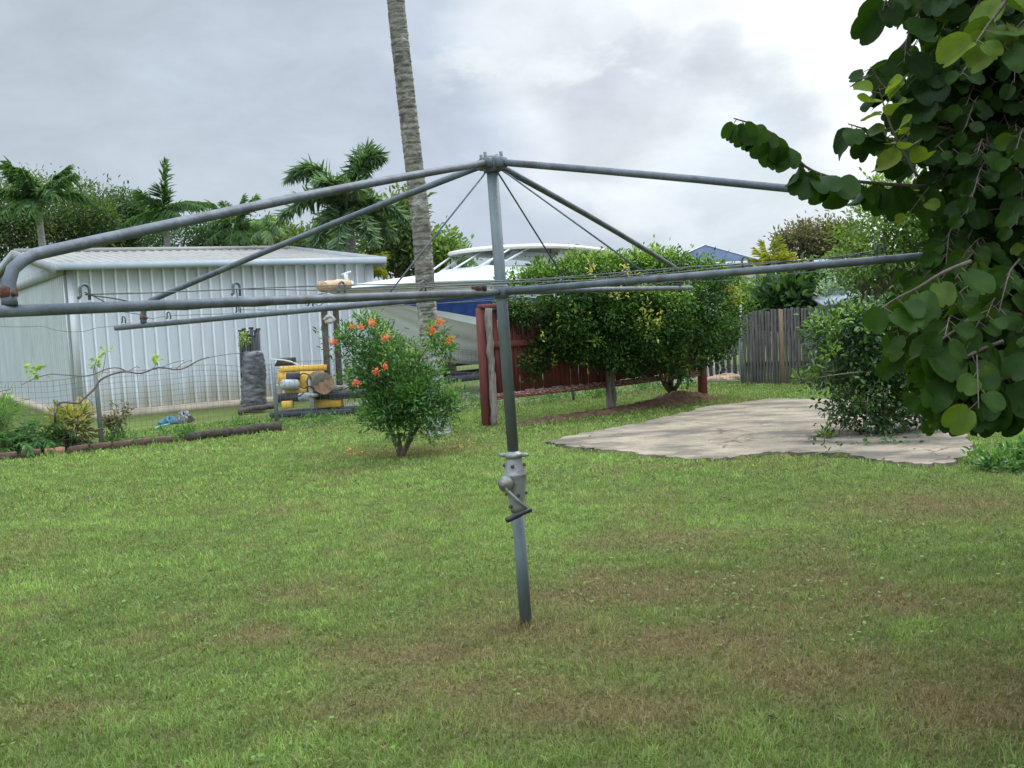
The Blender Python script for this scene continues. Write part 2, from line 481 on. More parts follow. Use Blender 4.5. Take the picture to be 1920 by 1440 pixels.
# soil heap along the timber screen
def soil_bed():
    V = []; 
    P = []
    for i in range(len(SOIL) - 1):
        for k in range(12):
            t = k / 12
            P.append((SOIL[i].lerp(SOIL[i + 1], t), SOIL_W[i] * (1 - t) + SOIL_W[i + 1] * t, SOIL_H[i] * (1 - t) + SOIL_H[i + 1] * t))
    P.append((SOIL[-1], .05, .01))
    P[0] = (P[0][0], .05, .01)
    n = 15; rs = np.random.RandomState(4); Fc = []
    for i, (p, w, h) in enumerate(P):
        d = (P[min(i + 1, len(P) - 1)][0] - P[max(i - 1, 0)][0]).normalized(); s = Vector((-d.y, d.x, 0))
        for k in range(n):
            u = -1 + 2 * k / (n - 1)
            lump = float(fbm(np.array([p.x * 4 + u]), np.array([p.y * 4 + u * 2]), 2.0, 7)[0])
            z = h * (math.cos(u * math.pi / 2) ** 1.3) * (.45 + 1.1 * lump) - .03 * abs(u)
            q = p + s * (u * w * (1 + .25 * (lump - .5)))
            V.append((q.x, q.y, z + rs.uniform(-.008, .012)))
    for i in range(len(P) - 1):
        for k in range(n - 1):
            a = i * n + k; Fc.append([a, a + 1, a + n + 1, a + n])
    return V, Fc
M_soil = pmat('dark_soil', (.085, .050, .032), (.17, .105, .066), 14, .95, bump=.9, bscale=60, spec=.1)
V, Fc = soil_bed()
tagp(link_mesh('soil_bed', V, Fc, M_soil, origin=SOIL[2], smooth=True), kind='structure')

# concrete slab
def slab_mat():
    m = pmat('old_concrete', (.195, .158, .110), (.300, .245, .175), 2.1, .88, bump=.25, bscale=90, c3=(.105, .092, .072), scale3=1.5, lim3=(.44, .62), stretch=(.7, 1.3, 1), spec=.25)
    t = m.node_tree; L = t.links.new
    p = [n for n in t.nodes if n.type == 'BSDF_PRINCIPLED'][0]
    src = p.inputs['Base Color'].links[0].from_socket
    g = t.nodes.new('ShaderNodeTexCoord')
    # pale blotches, dark mould spots
    n = t.nodes.new('ShaderNodeTexNoise'); n.inputs['Scale'].default_value = 26; n.inputs['Detail'].default_value = 8; n.inputs['Roughness'].default_value = .75
    L(g.outputs['Object'], n.inputs['Vector'])
    r = t.nodes.new('ShaderNodeMapRange'); L(n.outputs['Fac'], r.inputs[0])
    for i, x in enumerate((.3, .7, .72, 1.22)): r.inputs[i + 1].default_value = x
    s = t.nodes.new('ShaderNodeVectorMath'); s.operation = 'SCALE'; L(src, s.inputs[0]); L(r.outputs[0], s.inputs['Scale'])
    # cracks
    nz = t.nodes.new('ShaderNodeTexNoise'); nz.inputs['Scale'].default_value = 1.6; nz.inputs['Detail'].default_value = 6; L(g.outputs['Object'], nz.inputs['Vector'])
    ad = t.nodes.new('ShaderNodeVectorMath'); ad.operation = 'ADD'; L(g.outputs['Object'], ad.inputs[0]); L(nz.outputs['Color'], ad.inputs[1])
    v = t.nodes.new('ShaderNodeTexVoronoi'); v.feature = 'DISTANCE_TO_EDGE'; v.inputs['Scale'].default_value = .62; L(ad.outputs[0], v.inputs['Vector'])
    cr = t.nodes.new('ShaderNodeMapRange'); L(v.outputs['Distance'], cr.inputs[0])
    for i, x in enumerate((.004, .014, 1, 0)): cr.inputs[i + 1].default_value = x
    nb = t.nodes.new('ShaderNodeTexNoise'); nb.inputs['Scale'].default_value = 1.1; L(g.outputs['Object'], nb.inputs['Vector'])
    br = t.nodes.new('ShaderNodeMapRange'); L(nb.outputs['Fac'], br.inputs[0])
    for i, x in enumerate((.47, .55, 0, 1)): br.inputs[i + 1].default_value = x
    mu = t.nodes.new('ShaderNodeMath'); mu.operation = 'MULTIPLY'; L(cr.outputs[0], mu.inputs[0]); L(br.outputs[0], mu.inputs[1])
    mx = t.nodes.new('ShaderNodeMix'); mx.data_type = 'RGBA'; L(mu.outputs[0], mx.inputs[0]); L(s.outputs[0], mx.inputs[6]); mx.inputs[7].default_value = (.07, .055, .035, 1)
    L(mx.outputs[2], p.inputs['Base Color'])
    return m
from mathutils.geometry import delaunay_2d_cdt
_pts = [Vector(q) for q in SLABR.tolist()]; _n = len(_pts)
_rs = np.random.RandomState(2)
_x0, _y0 = SLABR.min(0); _x1, _y1 = SLABR.max(0)
_gx, _gy = np.meshgrid(np.arange(_x0, _x1, .25), np.arange(_y0, _y1, .25))
_g = np.stack([_gx.ravel(), _gy.ravel()], 1) + _rs.uniform(-.06, .06, (_gx.size, 2))
_g = _g[in_poly(_g[:, 0], _g[:, 1], SLABR)]
_dist = np.min(np.hypot(_g[:, None, 0] - SLABR[None, :, 0], _g[:, None, 1] - SLABR[None, :, 1]), 1)
_g = _g[_dist > .08]
_v, _e, _f, _a, _b, _c = delaunay_2d_cdt(_pts + [Vector(q) for q in _g.tolist()], [], [list(range(_n))], 1, 1e-5)
mb = MB()
_vx = np.array([q.x for q in _v]); _vy = np.array([q.y for q in _v])
_vz = .018 + .03 * (fbm(_vx, _vy, .7, 88) - .5)
mb.add([(a, b, c) for a, b, c in zip(_vx, _vy, _vz)], [list(q) for q in _f])
_rim = [(q.x, q.y, .018 + .03 * (float(fbm(np.array([q.x]), np.array([q.y]), .7, 88)[0]) - .5)) for q in _pts]
mb.add(_rim + [(x, y, -.08) for x, y, z in _rim], [[k, (k + 1) % _n, _n + (k + 1) % _n, _n + k] for k in range(_n)])
slab = mb.build('concrete_slab', slab_mat(), origin=(SLAB[:, 0].mean(), SLAB[:, 1].mean(), 0))
tagp(slab, kind='structure')

# ------------------------------------------------------------------ lawn blades
def make_grass():
    rs = np.random.RandomState(11)
    bands = [(2.3, 3.6, 15000, .034, .0032), (3.6, 5.4, 10500, .032, .0038), (5.4, 8.0, 6000, .031, .005), (8.0, 11.5, 3200, .033, .0078), (11.5, 18.5, 1500, .036, .0115)]
    Vs = []; Fs = []; Cs = []; base = 0
    for y0, y1, dens, Lm, W in bands:
        xm0, xm1 = -.62 * y1 - 1.1, .62 * y1 + 1.1
        n = int(dens * (y1 - y0) * (xm1 - xm0))
        x = rs.uniform(xm0, xm1, n); y = rs.uniform(y0, y1, n)
        k = (np.abs(x) < .62 * y + 1.1)
        fs = (x - FENCE_A.x) * FN.x + (y - FENCE_A.y) * FN.y
        bare = np.maximum(soil_mask(x, y), np.clip(1 - np.abs(fs + .05) / .2, 0, 1) * (x < 3) * .8)
        k &= (bare < rs.uniform(.1, 1.0, n))
        k &= ~in_poly(x + rs.normal(0, .018, n), y + rs.normal(0, .025, n), SLABR)
        k &= (fs < 2.2)
        x = x[k]; y = y[k]
        c, d, l = turf_col(x, y)
        k2 = rs.uniform(0, 1, len(x)) > d * .35
        x = x[k2]; y = y[k2]; c = c[k2]; d = d[k2]; l = l[k2]; n = len(x)
        tuft = np.clip((fbm(x, y, 8.0, 61) - .5) * 1.7 + .5, 0, 1); big = fbm(x, y, 2.2, 67)
        L = Lm * (.45 + 1.0 * tuft + .35 * (big - .4)) * rs.uniform(.6, 1.4, n) * (1 - .30 * d)
        fs = (x - FENCE_A.x) * FN.x + (y - FENCE_A.y) * FN.y
        L = L * (1 + .7 * np.clip(1 - np.abs(fs) / .3, 0, 1))
        L = L * (1 + 1.3 * np.exp(-((x - .007) ** 2 + (y - 4.45) ** 2) / .006))
        w = W * rs.uniform(.6, 1.4, n)
        yaw = rs.uniform(0, 2 * np.pi, n); lean = rs.uniform(.25, 1.25, n)
        dx, dy = np.cos(yaw), np.sin(yaw); sx, sy = -dy, dx
        z0 = (fbm(x, y, .8, 41) - .5) * .03 - .014
        b = np.stack([x, y, z0], 1)
        D1 = np.stack([dx * np.sin(lean * .55), dy * np.sin(lean * .55), np.cos(lean * .55)], 1)
        D2 = np.stack([dx * np.sin(lean * 1.25), dy * np.sin(lean * 1.25), np.cos(lean * 1.25)], 1)
        S = np.stack([sx, sy, np.zeros(n)], 1) * w[:, None] * .5
        mid = b + D1 * (L * .5)[:, None]; tip = mid + D2 * (L * .55)[:, None]
        P = np.stack([b - S * .7, b + S * .7, mid + S, mid - S, tip], 1)
        V = P.reshape(-1, 3)
        i0 = base + np.arange(n) * 5
        F = np.concatenate([np.stack([i0, i0 + 1, i0 + 2], 1), np.stack([i0, i0 + 2, i0 + 3], 1), np.stack([i0 + 3, i0 + 2, i0 + 4], 1)])
        dead = (rs.uniform(0, 1, n) < .07 + .45 * d)
        cc = c * rs.uniform(.72, 1.32, n)[:, None] * (.60 + .75 * tuft)[:, None]
        cc = np.where(dead[:, None], np.array([.30, .225, .115]) * rs.uniform(.55, 1.2, n)[:, None], cc)
        yel = rs.uniform(0, 1, n) < .16
        cc = np.where((yel & ~dead)[:, None], cc * np.array([1.22, 1.18, .95]), cc)
        Vs.append(V); Fs.append(F); Cs.append(np.repeat(cc, 5, 0)); base += n * 5
    # broad little weed leaves among the blades
    n = 4200
    y = 2.3 + 9 * rs.uniform(0, 1, n) ** 1.3; x = rs.uniform(-1, 1, n) * (.58 * y + .4)
    k = (fbm(x, y, .9, 71) > .50) & ~in_poly(x, y, SLABR)
    x = x[k]; y = y[k]; n = len(x)
    yaw = rs.uniform(0, 2 * np.pi, n); r = rs.uniform(.006, .013, n); up = rs.uniform(.0, .55, n)
    c0 = np.stack([x, y, rs.uniform(.004, .022, n)], 1)
    a = np.stack([np.cos(yaw), np.sin(yaw), np.zeros(n)], 1); bb = np.stack([-np.sin(yaw) * np.cos(up), np.cos(yaw) * np.cos(up), np.sin(up)], 1)
    P = np.stack([c0 - a * r[:, None], c0 - bb * r[:, None] * .8, c0 + a * r[:, None], c0 + bb * r[:, None] * .8, c0 + (a + bb) * r[:, None] * .75], 1)
    i0 = base + np.arange(n) * 5
    F = np.concatenate([np.stack([i0, i0 + 1, i0 + 2], 1), np.stack([i0, i0 + 2, i0 + 4], 1), np.stack([i0, i0 + 4, i0 + 3], 1)])
    Vs.append(P.reshape(-1, 3)); Fs.append(F)
    cw = np.array([.13, .215, .05]) * rs.uniform(.7, 1.5, n)[:, None]
    Cs.append(np.repeat(cw, 5, 0))
    g = link_mesh('grass', np.concatenate(Vs), np.concatenate(Fs), attrcol('grass_blade', .55, .35, 1, 0, .25), col=np.concatenate(Cs))
    tagp(g, 'short mown patchy green and brown grass covering the back yard', 'grass', kind='stuff')
make_grass()
def fallen_leaves():
    rs = np.random.RandomState(66); n = 170
    y = 2.5 + 9 * rs.uniform(0, 1, n) ** 1.2; x = rs.uniform(-1, 1, n) * .55 * y
    yaw = rs.uniform(0, 6.28, n); L = rs.uniform(.018, .045, n)
    C = np.stack([x, y, rs.uniform(.006, .022, n)], 1); d = np.stack([np.cos(yaw), np.sin(yaw), rs.uniform(-.2, .25, n)], 1)
    s = np.cross(d, np.array([0, 0, 1.0])); s /= np.linalg.norm(s, axis=1, keepdims=True); up = np.array([0, 0, .25])
    L = L[:, None]
    P = np.stack([C - d * L * .5, C + s * L * .3 + up * L, C + d * L * .5, C - s * L * .3 + up * L], 1)
    i = np.arange(n)[:, None] * 4
    col = np.array([.13, .085, .05]) * rs.uniform(.4, 1.6, n)[:, None]
    tagp(link_mesh('fallen_leaves', P.reshape(-1, 3), np.concatenate([i + np.array([[0, 1, 2]]), i + np.array([[0, 2, 3]])]), attrcol('dry_leaf_brown', .8, .1, 1, 0, .2), col=np.repeat(col, 4, 0)),
         'small brown fallen leaves scattered over the mown lawn', 'leaf litter', kind='stuff')
fallen_leaves()

# ------------------------------------------------------------------ rotary clothes hoist
M_galv = pmat('weathered_galvanised_pipe', (.085, .097, .112), (.138, .152, .170), 14, .62, .2, .25, 70, c3=(.075, .060, .052), scale3=5.5, lim3=(.56, .72), stretch=(1, 1, .5))
M_post = pmat('green_grey_galvanised_post', (.095, .118, .122), (.14, .165, .168), 9, .6, .2, .25, 70, c3=(.065, .075, .078), scale3=5, stretch=(1, 1, .35))
M_cast = pmat('cast_aluminium', (.30, .30, .28), (.20, .20, .185), 12, .5, .4, .35, 90, c3=(.20, .16, .11), scale3=7, lim3=(.55, .7))
M_rust = pmat('rust', (.13, .050, .028), (.07, .034, .024), 40, .9, .1, .5, 120)
M_bolt = pmat('dark_bolt', (.05, .045, .042), (.11, .08, .06), 30, .7, .3)
M_black = pmat('black_rubber', (.012, .012, .013), (.03, .03, .03), 20, .55)
M_wire = pmat('clothes_wire', (.16, .165, .17), (.10, .10, .10), 20, .5, .5)
AX = Vector((-.022, 0, 1)).normalized()
E1 = (Vector((1, 0, 0)) - AX * AX.x).normalized(); E2 = AX.cross(E1)
HB = Vector((.007, 4.45, 0))
TH = math.radians(60.428)
def hp(ang, r, z): return HB + AX * z + (E1 * math.cos(ang) + E2 * math.sin(ang)) * r
ZB, ZH, RB_, LE = 1.547, 2.15, 2.392, 2.637
hoist = thing('clothes_hoist', 'weathered grey steel rotary clothes hoist standing in the middle of the lawn', 'clothes hoist', HB)
MB().tube([HB - AX * .05, HB + AX * .56], .0285, 20).build('lower_post', M_post, hoist, smooth=True)
MB().tube([HB + AX * .78, HB + AX * (ZH - .02)], .0262, 20).build('upper_post', M_post, hoist, smooth=True)
# winding gear
prof = [(.530, .031), (.545, .036), (.56, .037), (.575, .036), (.62, .043), (.675, .051), (.70, .0525), (.704, .0545), (.708, .0525), (.74, .044), (.775, .037), (.783, .036), (.785, .041), (.803, .041), (.805, .030), (.812, .029)]
gear = MB().tube([HB + AX * z for z, r in prof], [r for z, r in prof], 28).build('winding_gear', M_cast, hoist, smooth=True)
toc = Vector((-.62, -.78, 0)).normalized(); sidev = AX.cross(toc)
c0 = HB + AX * .672
MB().tube([c0 + toc * .03, c0 + toc * .06, c0 + toc * .062, c0 + toc * .085, c0 + toc * .088, c0 + toc * .098], [.030, .030, .036, .036, .020, .018], 20).build('spindle_housing', M_cast, gear, smooth=True)
for z, rr, angs in ((.748, .043, (-1.75, -.1, 3.0)), (.615, .042, (-1.35, .0, 3.1)), (.56, .037, (-2.4,))):
    for a in angs:
        d = E1 * math.cos(a) + E2 * math.sin(a)
        MB().tube([HB + AX * z + d * (rr - .004), HB + AX * z + d * (rr + .010)], .0085, 6).build('gear_bolt', M_bolt, gear)
for a in (-.35, 2.79):
    d = E1 * math.cos(a) + E2 * math.sin(a)
    mb = MB().box(HB + AX * .794 + d * .05, (.032, .018, .018), d, None, AX, .003)
    mb.tube([HB + AX * .794 + d * .056 - sidev * .018, HB + AX * .794 + d * .056 + sidev * .018], .007, 6)
    mb.build('clamp_lug', M_cast, gear)
p0 = c0 + toc * .092; p1 = HB + AX * .545 + Vector((.050, -.062, 0))
crank = MB().tube([p0, p0.lerp(p1, .5) + toc * .01, p1], [.0085, .0075, .0085], 10).build('crank_arm', M_cast, hoist, smooth=True)
hd = Vector((-.86, -.42, -.26)).normalized()
MB().tube([p1 - hd * .016, p1 - hd * .012, p1 + hd * .035, p1 + hd * .045, p1 + hd * .115, p1 + hd * .12], [.006, .013, .011, .0135, .0135, .009], 12).build('crank_handle', M_black, crank, smooth=True)
# head
hub = MB().tube([HB + AX * 2.085, HB + AX * 2.09, HB + AX * 2.15, HB + AX * 2.158], [.030, .040, .040, .034], 18).build('hub', M_galv, hoist, smooth=True)
mb = MB()
for k in range(4):
    a = TH + k * math.pi / 2
    mb.tube([hp(a, .052, 2.115), hp(a, .052, 2.172)], .008, 6)
    mb.box(hp(a, .045, 2.125), (.05, .05, .045), hp(a, 1, 0) - hp(a, 0, 0), None, AX, .004)
mb.build('hub_bolt', M_galv, hub)
MB().tube([HB + AX * (ZB - .03), HB + AX * (ZB - .028), HB + AX * (ZB + .028), HB + AX * (ZB + .03)], [.028, .034, .034, .028], 18).build('collar', M_galv, hoist, smooth=True)
ARMS = {'far_right': TH, 'far_left': TH + math.pi / 2, 'near_left': TH + math.pi, 'near_right': TH - math.pi / 2}
WR = [.62, 1.13, 1.64, 2.18]
rsH = random.Random(5)
for nm, a in ARMS.items():
    le = LE if nm != 'near_left' else 2.66
    mb = MB().tube([hp(a, .03, ZB), hp(a, le, ZB - .012)], [.0150, .0150], 14)
    arm = mb.build('line_arm', M_galv, hoist, smooth=True)
    dz = .07 if nm == 'near_right' else 0
    pts = [hp(a, .05, 2.125)] + [hp(a, .05 + (RB_ - .13) * t, 2.125 - (2.125 - ZB - .128 + dz) * t + .012 * math.sin(math.pi * t)) for t in (.2, .4, .6, .8, 1.0)]
    pts += [hp(a, RB_ - .045, ZB + .112 - dz), hp(a, RB_ - .018, ZB + .092 - dz * .8), hp(a, RB_ - .004, ZB + .06 - dz * .5), hp(a, RB_, ZB + .02), hp(a, RB_ + .001, ZB + .004)]
    strut = MB().tube(pts, [.0157] * 6 + [.0157, .0158, .0165, .0175, .019], 14).build('top_arm', M_galv, hoist, smooth=True)
    d = hp(a, 1, 0) - hp(a, 0, 0)
    mb = MB().box(hp(a, RB_ + .0, ZB + .035) , (.040, .030, .036), d, None, AX, .008)
    mb.tube([hp(a, RB_, ZB + .03) - AX.cross(d) * .026, hp(a, RB_, ZB + .03) + AX.cross(d) * .022], .007, 6)
    mb.build('rusty_joint', M_rust, strut)
    s = AX.cross(d)
    for r in WR + [2.56]:
        b = hp(a, r, ZB + .012)
        hk = [b - d * .012, b - d * .014 + AX * .022]
        hk += [b + AX * (.026 + .014 * math.sin(t)) - d * (.014 * math.cos(t)) for t in [i * math.pi / 8 for i in range(9)]]
        hk += [b + d * .014 + AX * .010, b + d * .022 + AX * .004]
        MB().tube(hk, .0042, 6).build('line_hook', M_galv, arm, smooth=True)
    if nm != 'far_left':
        rr = .85 if nm == 'near_left' else .72
        MB().tube([hp(a, .05, 2.09), hp(a, .09, 2.06), hp(a, rr, ZB + .01)], .0042, 6).build('stay_rod', M_galv, hoist, smooth=True)
    if nm == 'near_left':
        MB().box(hp(a, .21, ZB + .022), (.055, .03, .032), d, None, AX, .004).build('line_tensioner', M_rust, arm)
        MB().box(hp(a, .165, ZB + .022), (.03, .034, .036), d, None, AX, .004).build('tensioner_cap', M_black, arm)
an = list(ARMS.values()); order = [ARMS['far_right'], ARMS['far_left'], ARMS['near_left'], ARMS['near_right']]
for r in WR:
    for i in range(4):
        a, b = order[i], order[(i + 1) % 4]
        p = hp(a, r, ZB + .030); q = hp(b, r, ZB + .030)
        sag = .012 + .028 * r / 2.2 * rsH.uniform(.5, 1.3)
        pts = [p.lerp(q, t) - AX * (sag * 4 * t * (1 - t)) + Vector((0, 0, .004 * math.sin(t * 17 + r * 5))) for t in [k / 20 for k in range(21)]]
        MB().tube(pts, .0017, 5).build('clothes_line', M_wire, hoist, smooth=True)
# slack tail of line hanging off the near arm
a = ARMS['near_left']
pts = smooth_path([hp(a, 2.18, ZB + .026), hp(a, 2.08, ZB + .012), hp(a, 1.9, ZB - .022), hp(a, 1.7, ZB - .018), hp(a, 1.5, ZB - .02), hp(a, 1.2, ZB + .018)], 20)
MB().tube(pts, .0022, 5).build('slack_line', M_wire, hoist, smooth=True)

# ------------------------------------------------------------------ shed
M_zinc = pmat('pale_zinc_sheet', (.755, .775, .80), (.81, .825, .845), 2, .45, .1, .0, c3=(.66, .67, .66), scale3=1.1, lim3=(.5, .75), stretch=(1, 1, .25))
def foot_stain(mt):
    t = mt.node_tree; L = t.links.new
    p = [n for n in t.nodes if n.type == 'BSDF_PRINCIPLED'][0]; src = p.inputs['Base Color'].links[0].from_socket
    g = t.nodes.new('ShaderNodeNewGeometry'); sp = t.nodes.new('ShaderNodeSeparateXYZ'); L(g.outputs['Position'], sp.inputs[0])
    mp = t.nodes.new('ShaderNodeMapping'); mp.inputs['Scale'].default_value = (3, 3, .5); L(g.outputs['Position'], mp.inputs[0])
    n = t.nodes.new('ShaderNodeTexNoise'); n.inputs['Scale'].default_value = 2.5; n.inputs['Detail'].default_value = 6; L(mp.outputs[0], n.inputs['Vector'])
    a = t.nodes.new('ShaderNodeMath'); a.operation = 'MULTIPLY_ADD'; L(n.outputs['Fac'], a.inputs[0]); a.inputs[1].default_value = -1.1; L(sp.outputs['Z'], a.inputs[2])
    r = t.nodes.new('ShaderNodeMapRange'); L(a.outputs[0], r.inputs[0])
    for i, x in enumerate((-.45, .12, .8, 0)): r.inputs[i + 1].default_value = x
    m = t.nodes.new('ShaderNodeMix'); m.data_type = 'RGBA'; L(r.outputs[0], m.inputs[0]); L(src, m.inputs[6]); m.inputs[7].default_value = (.48, .45, .33, 1)
    L(m.outputs[2], p.inputs['Base Color'])
foot_stain(M_zinc)
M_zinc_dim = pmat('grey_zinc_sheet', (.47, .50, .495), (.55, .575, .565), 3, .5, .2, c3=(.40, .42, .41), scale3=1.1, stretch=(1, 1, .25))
M_trim = pmat('white_painted_trim', (.50, .515, .52), (.56, .57, .575), 5, .5)
M_roofz = pmat('weathered_roof_sheet', (.215, .205, .18), (.265, .25, .22), 2, .7, .1, c3=(.17, .16, .145), scale3=.7)
M_gutter = pmat('pale_gutter', (.36, .40, .43), (.42, .455, .48), 4, .5, .1)
M_tan = pmat('tan_footing', (.36, .29, .21), (.45, .37, .27), 5, .9, bump=.3)
M_barge = pmat('grey_barge_sheet', (.26, .27, .268), (.31, .32, .315), 3, .55)
S0 = gp(147, 788); S1 = Vector((-2.72, 19.75, 0))
SW = (S1 - S0); SLEN = SW.length; SW.normalize()
SG = Vector((-.56, .83, 0)).normalized()
GW = 14.0; GM = 4.8                             # depth of the shed, distance of the ridge from the front wall
ZE, ZR = 2.66, 3.29
ZB0 = .13
shed = thing('shed', 'long pale zinc shed with ribbed walls and low gable roof behind the wire fence', 'shed', S0)
def ribbed(p0, u, length, z0, ztop, out, pitch, rib, depth):
    """vertical ribbed sheet from p0 along u; ztop(t) gives the top edge"""
    prof = []; t = 0
    while t < length:
        for dt, o in ((0, 0), (pitch - rib - .019, 0), (pitch - rib - .017, -.04), (pitch - rib - .002, -.04), (pitch - rib, depth * .5), (pitch - rib * .9, depth), (pitch - rib * .1, depth)):
            if t + dt <= length: prof.append((t + dt, o))
        t += pitch
    prof.append((length, 0))
    vs = []
    for tt, o in prof:
        q = p0 + u * tt + out * o
        vs += [(q.x, q.y, z0), (q.x, q.y, ztop(tt))]
    fs = [[2 * i, 2 * i + 2, 2 * i + 3, 2 * i + 1] for i in range(len(prof) - 1)]
    return vs, fs
outF = Vector((SW.y, -SW.x, 0)); outG = Vector((-SG.y, SG.x, 0)); outG = outG if outG.dot(Vector((-1, -.2, 0))) > 0 else -outG
mb = MB().add(*ribbed(S0, SW, SLEN, ZB0, lambda t: ZE - .02, outF, .205, .040, .052)); mb.build('front_wall', M_zinc, shed)
zg = lambda t: ZE + .03
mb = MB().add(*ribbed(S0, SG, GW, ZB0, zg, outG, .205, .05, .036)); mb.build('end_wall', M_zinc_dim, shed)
# gable infill above the end wall, rear and far walls
g0, g1 = S0, S0 + SG * GW; gm_ = S0 + SG * GM
def P3(p, z): return Vector((p.x, p.y, z))
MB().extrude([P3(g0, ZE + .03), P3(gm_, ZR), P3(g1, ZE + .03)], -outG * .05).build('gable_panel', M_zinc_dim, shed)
mb = MB().extrude([P3(S1, ZB0), P3(S1, ZE), P3(S1 + SG * GM, ZR), P3(S1 + SG * GW, ZE), P3(S1 + SG * GW, ZB0)], -SW * .05); mb.build('far_wall', M_zinc, shed)
mb = MB().extrude([P3(g1, ZB0), P3(g1, ZE), P3(S1 + SG * GW, ZE), P3(S1 + SG * GW, ZB0)], -SG * .05); mb.build('rear_wall', M_zinc, shed)
# flat band where the end wall tops out
mb = MB(); b = S0 + outG * .045
mb.extrude([P3(b - SG * .05, ZE - .10), P3(b - SG * .05, ZE + .10), P3(b + SG * GW, ZE + .10), P3(b + SG * GW, ZE - .10)], outG * .03)
mb.build('gable_flashing', M_barge, shed)
# roof: two ribbed slopes, with a small overhang
ov = .16
def roof_slope(side):
    vs = []; fs = []
    n = int((SLEN + 2 * ov) / .19); st = (SLEN + 2 * ov) / n
    prof = []
    for i in range(n):
        prof += [(i * st, 0), (i * st + st * .72, 0), (i * st + st * .8, .022), (i * st + st * .92, .022)]
    prof.append((n * st, 0))
    for t, o in prof:
        base = S0 + SW * (t - ov)
        e = base - SG * ov if side == 0 else base + SG * (GW + ov)
        m = base + SG * GM
        vs += [P3(e, ZE + .02 - ov * .16 + o), P3(m, ZR + .04 + o)]
    fs = [[2 * i, 2 * i + 2, 2 * i + 3, 2 * i + 1] for i in range(len(prof) - 1)]
    return vs, fs
mb = MB().add(*roof_slope(0)).add(*roof_slope(1))
roof = mb.build('roof', M_roofz, shed)
mb = MB().tube([P3(gm_ - SW * ov, ZR + .06), P3(S1 + SG * GM + SW * ov, ZR + .06)], .07, 8); mb.build('ridge_cap', M_roofz, roof)
ge = S0 - SG * (ov + .05) - SW * (ov + .02)
gp_ = [Vector((0, 0, 0)), ]
mb = MB()
o = -SG
pr = [(0, -.06), (.11, -.06), (.12, -.02), (.13, .06), (.118, .06), (.108, -.045), (.012, -.045), (.01, .06), (0, .06)]
mb.extrude([ge + o * x + Vector((0, 0, ZE + .02 + z)) for x, z in pr], SW * (SLEN + 2 * ov + .04))
mb.build('gutter', M_gutter, roof)
mb = MB()
for e0, e1 in ((S0 - SG * (ov + .08), gm_), (g1 + SG * (ov + .08), gm_)):
    for q, w in ((-(ov + .02), 1), ):
        a = e0 + SW * q; b = e1 + SW * q
        mb.extrude([P3(a, ZE - .10), P3(a, ZE + .07), P3(b, ZR + .10), P3(b, ZR - .07)], -SW * .03)
mb.build('barge_board', M_barge, roof)
mb = MB()
a = S1 - SG * (ov + .08) + SW * (ov + .02); b = S1 + SG * GM + SW * (ov + .02)
mb.extrude([P3(a, ZE - .13), P3(a, ZE + .09), P3(b, ZR + .12), P3(b, ZR - .10)], SW * .03)
mb.build('barge_board', M_barge, roof)
mb = MB()
for p, u, oo in ((S0, SW, outF), (S0, SG, outG)):
    mb.extrude([P3(p + oo * .045 + u * .0, ZB0), P3(p + oo * .045 + u * .11, ZB0), P3(p + oo * .045 + u * .11, ZE - .03), P3(p + oo * .045, ZE - .03)], oo * .006)
mb.build('corner_flashing', M_trim, shed)
mb = MB()
p = S1 + outF * .045
mb.extrude([P3(p - SW * .14, ZB0), P3(p + SW * .02, ZB0), P3(p + SW * .02, ZE - .03), P3(p - SW * .14, ZE - .03)], outF * .02)
mb.build('corner_flashing', M_trim, shed)
mb = MB()
mb.extrude([P3(S0 + outF * .10 + outG * .1, -.05), P3(S1 + outF * .10, -.05), P3(S1 + SG * GW, -.05), P3(S0 + SG * GW + outG * .1, -.05)], (0, 0, ZB0 + .05 - .004))
mb.build('footing', M_tan, shed)

# ------------------------------------------------------------------ wire fence along the yard
M_fpost = pmat('dull_steel_post', (.20, .22, .23), (.27, .29, .30), 8, .55, .5, stretch=(1, 1, .3))
M_mesh = pmat('wire_netting', (.10, .105, .105), (.15, .155, .155), 5, .6, .2)
fence = thing('wire_fence', 'low square wire mesh fence on steel posts in front of the zinc shed and boat', 'wire fence', FENCE_A)
T0, T1 = -4.2, 12.4
def tpx(px):
    """distance along the fence line that is seen at a picture column"""
    best = min((abs((lambda v: 960 + F_PX * (v.dot(RT)) / v.dot(_fw))(fence_pt(t) - Vector((0, 0, HC))) - px), t) for t in np.arange(-5, 13, .02))
    return best[1]
FH = 1.02
for px, h, r in ((-60, 1.05, .026), (191, 1.06, .030), (521, 1.0, .028), (716, 1.0, .024), (905, 1.0, .022), (1075, .95, .022), (1290, .95, .022), (1392, 1.08, .024)):
    t = tpx(px); b = fence_pt(t)
    mb = MB().tube([b + Vector((0, 0, -.1)), b + Vector((-.004, 0, h)), b + Vector((-.004, 0, h + .012))], [r, r, r * .6], 12)
    mb.build('post', M_fpost, fence, smooth=False)
mb = MB(); rsF = random.Random(8)
def ribbon(mb, a, b, r):
    mb.tube([a, b], r, 3, cap=False)
def sagz(t): return .03 * math.sin(t * 1.9) + .018 * math.sin(t * 5.1 + 1)
t = T0
while t < T1:
    a = fence_pt(t, -.015); 
    h = FH - .06 + sagz(t)
    mb.tube([a + Vector((0, 0, .02)), a + FN * (.012 * math.sin(t * 3)) + Vector((0, 0, h * .5)), a + Vector((0, 0, h))], .0020, 3, cap=False)
    t += .072
nz = 14
